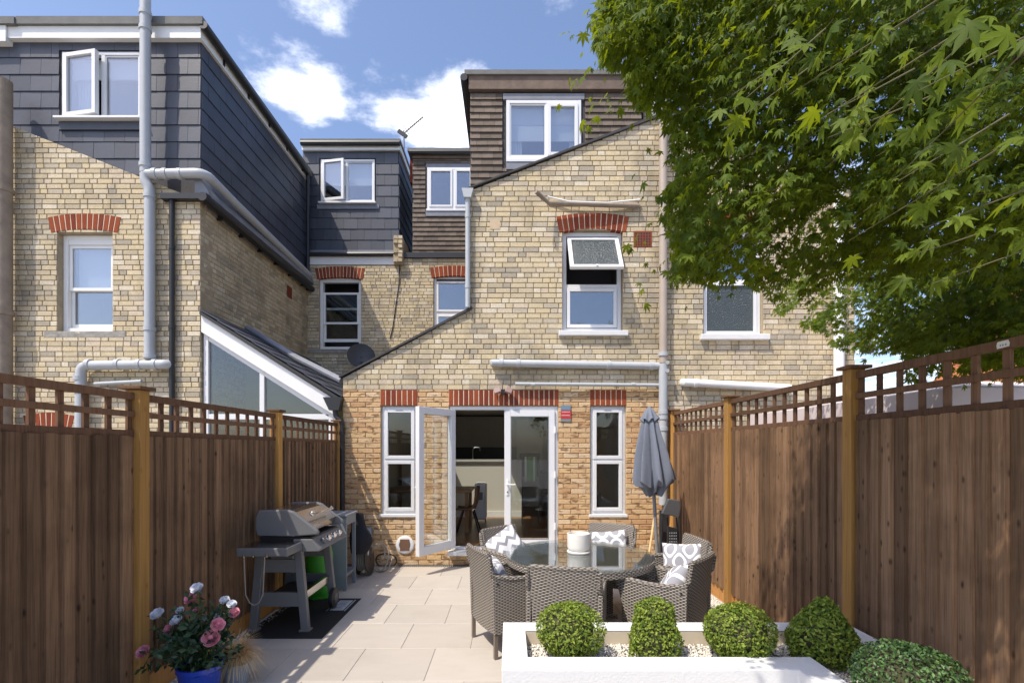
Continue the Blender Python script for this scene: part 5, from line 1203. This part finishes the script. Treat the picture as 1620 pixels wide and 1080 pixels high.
for a, b in (((1048, 812), (1044, 918)), ((1075, 800), (1076, 930))): MB().tube([pq(*a), pq(*b)], .013, 8).build('leg', 'black_plastic', fc, smooth=True)
for a, b in (((1055, 818), (1063, 920)), ((1070, 818), (1080, 925))): MB().tube([P(a[0], a[1], Yc+.05), P(b[0], b[1], Yc+.05)], .012, 8).build('leg', 'black_plastic', fc, smooth=True)
st_ = MB().prism([(xw(1057, Yc), zw(832, Yc)), (xw(1073, Yc), zw(836, Yc)), (xw(1071, Yc), zw(882, Yc)), (xw(1056, Yc), zw(888, Yc))], 'y', Yc+.005, Yc+.035).build('seat', 'black_plastic', fc, bevel=.006)
g = MB()
for i in range(5):
    for j in range(9): g.box(xw(1059+i*2.6, Yc), xw(1060.2+i*2.6, Yc), Yc+.0035, Yc+.0045, zw(880-j*4.6, Yc), zw(878.6-j*4.6, Yc))
tag(g.build('perforations', 'mat_print', st_), kind='stuff')
ft = thing('folding_table', 'folded dark grey table panel stood behind the folding chair', 'table', (1.98, 6.6, 0))
MB().prism([(xw(1041, 6.55), 0.0), (xw(1056, 6.55), 0.0), (xw(1058, 6.55), zw(808, 6.55)), (xw(1043, 6.55), zw(806, 6.55))], 'y', 6.52, 6.57).build('panel', 'grey_metal', ft, bevel=.01); MB().box(xw(1045, 6.5), xw(1054, 6.5), 6.485, 6.515, .3, .62).build('handle_recess', 'black_plastic', ft, bevel=.006)
sk_ = thing('wooden_stick', 'pale wooden pole leaning on the brick wall beside the parasol', 'stick', G(1018, 905)); MB().tube([Vector((xw(1021, 6.85), 6.80, 0)), P(1036, 812, 7.20)], .016, 8).build('pole', 'pale_wood', sk_, smooth=True)

# ---------------------------------------------------------------- gas barbecue
mt = thing('barbecue_mat', 'black mat with a pale printed panel under the barbecue', 'mat', (-2.07, 5.05, 0)); MB().box(-2.445, -1.69, 4.46, 5.64, .001, .008).build('sheet', 'mat_black', mt)
pm = MB().box(-1.90, -1.755, 5.22, 5.56, .0085, .0095).build('printed_panel', 'mat_print', mt)
g = MB(); 
for i in range(6): g.box(-1.875, -1.79+random.uniform(-.015, .01), 5.26+i*.048, 5.272+i*.048, .0098, .0103)
tag(g.build('lettering', 'mat_black', pm), kind='stuff'); g = MB()
for x in (-1.925, -1.735): g.box(x-.006, x+.006, 5.2, 5.58, .0085, .0095)
g.build('border', 'mat_print', mt)
q = thing('gas_barbecue', 'grey gas barbecue with domed lid and side shelf against the left fence', 'barbecue', (-2.12, 5.0, .008))
y0, y1 = 4.62, 5.36; z8 = .0085
lid = [(-2.36, .90), (-2.38, .97), (-2.375, 1.07), (-2.35, 1.14), (-2.08, 1.145), (-2.02, 1.125), (-1.80, .955), (-1.785, .93), (-1.80, .91), (-2.03, .895)]
for a, b in ((y0-.0, y0+.05), (y1-.05, y1)): MB().prism(lid, 'y', a, b).build('lid_end', 'bbq_grey', q, bevel=.012)
MB().prism([(-2.35, .93), (-2.37, 1.07), (-2.345, 1.13), (-2.08, 1.135), (-2.02, 1.115), (-1.86, .99), (-1.88, .93)], 'y', y0+.052, y1-.052).build('lid', 'steel', q, smooth=False)
MB().tube([(-1.90, y0+.1, 1.10), (-1.885, y0+.1, 1.085), (-1.885, y1-.1, 1.085), (-1.90, y1-.1, 1.10)], .014, 8).build('lid_handle', 'chrome', q, smooth=True)
th = MB().lathe([(0, 0), (.03, 0), (.033, .01), (.0, .014)], (0, 0, 0), 16); th.xform(Matrix.Translation((-1.965, 4.95, 1.075)) @ Matrix.Rotation(Rd(52), 4, 'Y')); th.build('thermometer', 'chrome', q, smooth=True)
MB().prism([(-2.33, .78), (-2.35, .885), (-1.86, .885), (-1.84, .85), (-1.95, .78)], 'y', y0+.03, y1-.03).build('firebox', 'black_plastic', q)
MB().prism([(-2.02, .75), (-2.02, .87), (-1.85, .87), (-1.765, .775), (-1.78, .755)], 'y', y0-.0, y1+.02).build('control_panel', 'bbq_grey', q, bevel=.006)
for i in range(4):
    y = 4.78+i*.15; k = MB().lathe([(0, .03), (.022, .03), (.026, .02), (.026, 0), (.034, 0), (.034, -.004), (0, -.004)], (0, 0, 0), 16); k.xform(Matrix.Translation((-1.807, y, .825)) @ Matrix.Rotation(Rd(48), 4, 'Y')); k.build('knob', 'chrome' if i else 'grey_metal', q, smooth=True)
sh_ = MB().box(-2.38, -1.93, 4.30, y0-.006, .775, .85).build('side_shelf', 'bbq_grey', q, bevel=.01); MB().box(-2.37, -1.94, 4.31, y0-.01, .8505, .853).build('shelf_top', 'steel', sh_)
for x in (-2.3, -2.22, -2.1): MB().tube(bend([(x, 4.295, .815), (x, 4.275, .80), (x, 4.275, .78), (x, 4.29, .775)], .01), .004, 6).build('hook', 'chrome', sh_)
MB().box(-2.36, -1.94, y1+.006, y1+.30, .80, .845).build('side_shelf', 'bbq_grey', q, bevel=.01)
for y, nm in ((4.64, 0), (5.33, 1)):
    for xt, xb in ((-2.33, -2.40), (-1.98, -1.91)):
        zb_ = z8 if not (nm and xb > -2) else .16
        fb = MB().bar((xb, y, zb_+.0), (xt, y, .79), .075, .055, (0, 1, 0)); fb.build('leg', 'bbq_grey', q, bevel=.006)
        if not nm: MB().box(xb-.05, xb+.05, y-.045, y+.045, z8, .028).build('foot', 'bbq_grey', q, bevel=.004)
for y in (4.64, 5.33):
    MB().box(-2.36, -1.96, y-.018, y+.018, .56, .68).build('end_panel', 'bbq_grey', q); MB().box(-2.38, -1.94, y-.02, y+.02, .24, .37).build('end_panel', 'bbq_grey', q)
MB().box(-1.965, -1.93, 4.68, 5.29, .29, .36).build('front_rail', 'steel', q); MB().box(-2.36, -1.97, 4.66, 5.31, .27, .288).build('bottom_shelf', 'black_plastic', q)
MB().box(-2.20, -1.99, 4.55, 4.585, .70, .735).build('towel_bar', 'grey_metal', q, bevel=.006)
MB().tube([(-2.12, 4.282, .778), (-2.135, 4.28, .45), (-2.17, 4.28, .38), (-2.21, 4.28, .36), (-2.25, 4.28, .38), (-2.285, 4.28, .45), (-2.30, 4.282, .778)], .005, 6).build('cord_loop', 'hose', q, smooth=True)
for y in (5.30, ):
    w = MB().lathe([(.03, -.025), (.085, -.028), (.105, -.02), (.108, 0), (.105, .02), (.085, .028), (.03, .025)], (0, 0, 0), 24); w.xform(Matrix.Translation((-1.885, y, .117)) @ Matrix.Rotation(PI/2, 4, 'Y')); wh = w.build('wheel', 'black_plastic', q, smooth=True)
    hb = MB().lathe([(0, .0), (.05, 0), (.055, .004), (0, .01)], (0, 0, 0), 12); hb.xform(Matrix.Translation((-1.858, y, .117)) @ Matrix.Rotation(PI/2, 4, 'Y')); hb.build('hub', 'grey_metal', wh)
# green gas bottle
gb = Vector((-2.2, 5.72, 0)); t = thing('gas_bottle', 'green gas bottle standing between the barbecue and the grey stand', 'gas bottle', gb)
MB().lathe([(0, .03), (.13, .03), (.148, .07), (.15, .12), (.15, .50), (.14, .57), (.10, .63), (.05, .655), (0, .655)], gb, 28).build('body', 'green_gas', t, smooth=True); MB().lathe([(.135, 0), (.14, .035), (.125, .035), (.12, 0)], gb, 24).build('foot_ring', 'green_gas', t, smooth=True)
MB().lathe([(.07, .64), (.085, .68), (.085, .74), (.08, .74), (.078, .68), (.065, .645)], gb, 20).build('collar', 'green_gas', t, smooth=True); MB().tube([gb+Vector((0, 0, .65)), gb+Vector((0, 0, .71))], .02, 8).build('valve', 'black_plastic', t); MB().lathe([(.1505, .16), (.1515, .17), (.1515, .25), (.1505, .26)], gb, 28).build('label_band', 'pot_white', t, smooth=True)
# grey potting stand
sx0, sx1, sy0, sy1 = -2.34, -1.96, 5.95, 6.36; t = thing('grey_stand', 'narrow grey painted stand between the barbecue and the house wall', 'stand', (-2.15, 6.15, 0))
zs = .92
MB().box(sx0, sx1, sy0, sy0+.03, .03, zs-.03).build('end_panel', 'grey_paint', t, bevel=.004); MB().box(sx0, sx1+.01, sy0-.01, sy1+.01, zs-.028, zs).build('top', 'grey_paint', t, bevel=.006)
for x, y in ((sx1-.03, sy1-.03), (sx0+.03, sy1-.03)): MB().box(x-.02, x+.02, y-.02, y+.02, 0, zs-.03).build('leg', 'grey_paint', t, bevel=.003)
for x in (sx1-.03, sx0+.03): MB().box(x-.02, x+.02, sy0+.0, sy0+.03, 0, .028).build('foot', 'grey_paint', t)
MB().box(sx1-.035, sx1-.005, sy0+.032, sy1-.052, zs-.13, zs-.03).build('apron', 'grey_paint', t); MB().box(sx0+.02, sx1-.02, sy0+.03, sy1-.04, .16, .19).build('shelf', 'grey_paint', t)
bg_ = thing('black_bag', 'black fabric bag hanging from the grey stand beside the hose', 'bag', (-1.98, 6.5, .3)); V = []; F_ = []; NB = 16
for i in range(9):
    f = i/8; z = .34+.52*f; rx2 = .14*(math.sin(min(1, f*1.25+.22)*PI*.8))**.6*(1-.35*f*f)+.01; 
    for k in range(NB): a = 2*PI*k/NB; V.append((-1.985+rx2*math.cos(a)*(1+.12*math.sin(3*a+f*5))+.02*math.sin(f*4), 6.52+rx2*.85*math.sin(a)*(1+.1*math.cos(4*a+f*3)), z))
for i in range(8):
    for k in range(NB): F_.append((i*NB+k, i*NB+(k+1) % NB, (i+1)*NB+(k+1) % NB, (i+1)*NB+k))
F_ += [tuple(range(NB)), tuple(8*NB+k for k in reversed(range(NB)))]; MB().add(V, F_).build('body', 'black_fabric', bg_, smooth=True); MB().tube([(-1.98, 6.5, .85), (-2.0, 6.42, .90), (-2.0, 6.37, .905)], .012, 6).build('strap', 'black_fabric', bg_)
hr = thing('hose_reel', 'black wheeled hose reel leaning by the brick wall with coiled hose', 'hose reel', (-1.95, 6.75, 0))
for dx in (-.06, .10):
    w = MB().lathe([(.02, -.012), (.19, -.014), (.21, 0), (.19, .014), (.02, .012)], (0, 0, 0), 28); w.xform(Matrix.Translation((-2.0+dx, 6.72, .215)) @ Matrix.Rotation(PI/2-.12, 4, 'Y')); w.build('reel_disc', 'black_plastic', hr, smooth=True)
for k in range(5): MB().tube([(-2.03+.025*k, 6.72+.15*math.cos(a), .215+.15*math.sin(a)) for a in [2*PI*i/20 for i in range(21)]], .011, 6).build('hose_coil', 'hose', hr, smooth=True)
MB().tube(bend([(-1.93, 6.66, .40), (-1.87, 6.64, .58), (-1.90, 6.64, .30), (-1.96, 6.64, .05)], .05), .012, 6).build('handle', 'white_paint', hr, smooth=True)
MB().tube([(-1.86+.13*math.cos(a)+.003*i, 6.86+.05*math.sin(a*2), .20+.19*math.sin(a)) for i, a in enumerate([2*PI*i/18 for i in range(37)])], .010, 6).build('hose_coil', 'hose', hr, smooth=True)
MB().tube([(-1.76+.15*math.cos(a), 7.08-.03*math.sin(a), .115+.105*math.sin(a)) for a in [PI*1.5*i/18-.8 for i in range(19)]], .010, 6).build('hose_end', 'black_plastic', hr, smooth=True)
MB().tube([P(480+0, 905, 6.4)+Vector((.0, 0, 0))*0+Vector((0, 0, 0)), ], .01) if False else None
bx3 = rp(576, 590, 833, 852); t = thing('junction_box', 'small grey box on the brick wall above the hose reel', 'box', ((bx3[0]+bx3[1])/2, FY, bx3[2])); MB().box(bx3[0], bx3[1], FY-.06, FY-.008, bx3[2], bx3[3]).build('case', 'grey_paint', t, bevel=.006); MB().box(bx3[0]+.01, bx3[1]-.01, FY-.064, FY-.0605, bx3[2]+.01, bx3[3]-.01).build('cover', 'grey_pipe', t)
# ---------------------------------------------------------------- Japanese maple overhanging from the right
TR = thing('maple_tree', 'green Japanese maple overhanging the garden from beyond the right fence', 'tree', (3.5, 2.4, -.03))
tk = MB(); tk.tube([(3.55, 2.4, -.03), (3.5, 2.38, .8), (3.42, 2.3, 1.7), (3.3, 2.25, 2.4)], [.13, .11, .095, .085], 12); tk.tube([(3.3, 2.25, 2.35), (2.9, 2.2, 3.0), (2.4, 2.15, 3.4), (2.0, 2.2, 3.55)], [.08, .06, .04, .022], 10); tk.tube([(3.3, 2.25, 2.4), (3.25, 2.45, 2.9), (3.15, 2.6, 3.4), (3.0, 2.7, 3.75)], [.075, .055, .04, .02], 10); tk.tube([(3.3, 2.25, 2.35), (2.7, 1.9, 2.7), (2.0, 1.5, 2.9), (1.2, 1.15, 2.85)], [.07, .05, .032, .014], 10); tk.tube([(3.35, 2.3, 2.4), (3.9, 2.9, 3.2), (4.2, 3.4, 4.0)], [.07, .045, .02], 10)
tk.build('trunk', 'bark', TR, smooth=True)
def leaf2d():
    ang = [-118, -78, -39, 0, 39, 78, 118]; ln = [.42, .70, .92, 1.0, .92, .70, .42]; pts = [(0.0, -.04)]
    for i, (a, l) in enumerate(zip(ang, ln)):
        a_ = Rd(a)
        w = .19
        pts.append((math.sin(a_-w*1.6)*l*.52, math.cos(a_-w*1.6)*l*.52)); pts.append((math.sin(a_)*l, math.cos(a_)*l)); pts.append((math.sin(a_+w*1.6)*l*.52, math.cos(a_+w*1.6)*l*.52))
        if i < 6: am = Rd((a+ang[i+1])/2); pts.append((math.sin(am)*.27, math.cos(am)*.27))
    return np.array(pts)
L2 = leaf2d(); NL = len(L2); LV = np.concatenate([[(0, .05)], L2]); LT = np.array([(0, i, i % NL+1) for i in range(1, NL+1)])
LZ = -.22*(LV[:, 0]**2+LV[:, 1]**2)+.10*np.abs(LV[:, 0])**1.0*0
BASES = [np.stack([LV[:, 0]*sx, LV[:, 1], -cu_*(LV[:, 0]**2+LV[:, 1]**2)-fo*np.abs(LV[:, 0])+tw*LV[:, 0]*LV[:, 1]], 1) for cu_, fo, tw, sx in ((.22, .0, .0, 1.0), (.45, .25, .15, .9), (.1, .35, -.25, 1.05), (.6, -.1, .1, .85))]; BASE = BASES[0]
# silhouette of the crown seen from the terrace, as (px, py) points; twigs get their own depth
ENV = [(936, -60), (944, 0), (940, 60), (950, 100), (985, 108), (1000, 160), (1040, 185), (1062, 225), (1066, 285), (1040, 312), (1045, 340), (1064, 390), (1060, 452), (1105, 440), (1130, 462), (1175, 440), (1235, 500), (1290, 522), (1330, 555), (1365, 560), (1425, 558), (1440, 610), (1480, 640), (1540, 640), (1625, 600), (1700, 600), (1700, -80)]
def inside(x, y):
    c = False; n = len(ENV)
    for i in range(n):
        (x1, y1), (x2, y2) = ENV[i], ENV[(i+1) % n]
        if (y1 > y) != (y2 > y) and x < (x2-x1)*(y-y1)/(y2-y1)+x1: c = not c
    return c
def depth(x, y, r):
    # near sprays hang at the upper right, far ones on the left and low down
    t = min(1, max(0, (x-930)/700)); u = min(1, max(0, y/560))
    d = 1.9-.25*t+r*.75
    if y > 430 and x > 1230: d = max(d, 2.62*F/(x-CX))+r*.6
    elif y > 330 and x > 1150: d += .35
    return d
spr = []; rng = random.Random(5)
while len(spr) < 640:
    x, y = rng.uniform(930, 1690), rng.uniform(-70, 590)
    if inside(x, y): spr.append((x, y, depth(x, y, rng.random()*1.5)))
edge = [(945, 20, 1.75), (950, 60, 1.7), (958, 95, 1.7), (975, 60, 1.75), (990, 30, 1.85), (1003, 100, 1.85), (1000, 150, 1.8), (1025, 140, 1.85), (1065, 400, 2.05), (1066, 440, 2.05), (1095, 425, 2.05), (1140, 450, 2.15), (1245, 490, 4.64), (1300, 510, 4.13), (1335, 545, 3.86), (1440, 575, 3.22), (1400, 545, 3.43), (1020, 60, 1.85), (1060, 120, 1.95), (1090, 60, 1.95), (1020, 318, 1.9), (1052, 252, 1.95), (1058, 335, 1.95)]
spr += edge*2
for _ in range(150):
    x, y = rng.uniform(1340, 1680), rng.uniform(410, 610)
    if y < 560+(x-1340)*.1: spr.append((x, y, 2.7*F/(x-CX)+rng.random()*1.2))
near = [(1370, 90, .95), (1420, 130, .9), (1330, 60, 1.05), (1450, 40, .85), (1395, 200, 1.0), (1540, 180, .85), (1590, 330, .9), (1560, 110, .8), (1450, 330, 1.1), (1380, 160, 1.0), (1420, 180, .95), (1200, 135, 1.3), (1230, 125, 1.25), (1210, 170, 1.35), (1500, 400, 1.1), (1600, 420, .95), (1510, 250, .95)]
allL = []
twigs = MB()
def spray(x, y, Y, n, sz, spread):
    c = P(x, y, Y); out = Vector((-.75+rng.gauss(0, .35), .10+rng.gauss(0, .35), -.30+rng.gauss(0, .12))).normalized()
    sidev = out.cross(Vector((0, 0, 1))).normalized(); L = spread*2.4
    root = c-out*L*.5+Vector((0, 0, L*.16)); tip = c+out*L*.5
    pt_ = [tip, root]
    if all(q.y > .3 and inside(min(1695, CX+F*q.x/q.y), max(-75, CY-F*(q.z-CH)/q.y)) for q in pt_): twigs.tube([root, c+Vector((0, 0, .02)), tip], [.0018, .0013, .0006], 4, caps=False)
    for k in range(n):
        f = rng.random(); q = root.lerp(tip, f)+Vector((0, 0, .06*L*math.sin(f*PI))); sd = (1 if rng.random() < .5 else -1); w = spread*(1.05-.65*f)
        p = q+sidev*sd*w*rng.random()**.8+Vector((0, 0, rng.gauss(-.02, .028))); fw = (out*.8+sidev*sd*rng.uniform(.1, 1.0)+Vector((0, 0, rng.uniform(-1.3, -.1)))).normalized()
        up = Vector((rng.gauss(-.1, .45), rng.gauss(-.25, .45), 1)).normalized(); rt_ = fw.cross(up).normalized(); up = rt_.cross(fw)
        allL.append((p, rt_, fw, up, sz*rng.uniform(.5, 1.25)))
def ok(p):
    return p.y > .45
for (x, y, Y) in spr: spray(x, y, Y, 62, .036, .15)
for _ in range(110):   # mostly unseen upper storey of the dome, added to shade the part in view
    X3, Y3, Z_ = rng.uniform(1.0, 3.6), rng.uniform(1.35, 3.1), rng.uniform(3.9, 4.9); X_, Y_ = X3-.45*(Z_-3), Y3-.4*(Z_-3)
    spray(CX+F*X_/Y_, CY-F*(Z_-CH)/Y_, Y_, 36, .045, .17)
for (x, y, Y) in near: spray(x, y, Y, 9, .040, .11)
# keep twig ends inside the crown outline
keep = []
for l in allL:
    p = l[0]
    if p.y < .55: continue
    x = CX+F*p.x/p.y; y_ = CY-F*(p.z-CH)/p.y
    if x < 1000 or y_ > 420 or x < 1120:
        if y_ > -70 and not inside(min(x, 1695), y_) and rng.random() < .95: continue
    keep.append(l)
keep.sort(key=lambda l: l[0].y*1.0/l[4]*.04)
def leaf_mesh_of(ls):
    n = len(ls); k = len(BASE); R = np.array([[tuple(l[1]), tuple(l[2]), tuple(l[3])] for l in ls]); S = np.array([l[4] for l in ls]); Pp = np.array([tuple(l[0]) for l in ls])
    V = np.einsum('nvi,nij->nvj', np.array(BASES)[np.arange(n) % 4], R)*S[:, None, None]+Pp[:, None, :]; T = (LT[None]+(np.arange(n)*k)[:, None, None]).reshape(-1, 3); return V.reshape(-1, 3), T
ones = [np_mesh('leaf', q, LT, 'leaf_maple') for q in BASES]
vis = [l for l in keep if -40 < CX+F*l[0].x/l[0].y < 1660 and -40 < CY-F*(l[0].z-CH)/l[0].y < 700][:300]; vs_ = set(id(l) for l in vis)
crown = thing('crown', None, None); crown.parent = TR; crown.matrix_parent_inverse = wmat(TR).inverted()
for l in vis:
    o = link('leaf', rng.choice(ones), crown); M = Matrix((l[1], l[2], l[3])).transposed().to_4x4(); M = Matrix.Translation(l[0]) @ M @ Matrix.Scale(l[4], 4); o.matrix_basis = M
V, T = leaf_mesh_of([l for l in keep if id(l) not in vs_]); tag(link('foliage', np_mesh('foliage', V, T, 'leaf_maple'), crown), kind='stuff')
tag(twigs.build('twigs', 'stalk', crown, smooth=True), kind='stuff')
print('leaves', len(keep), 'objects', len(bpy.data.objects))
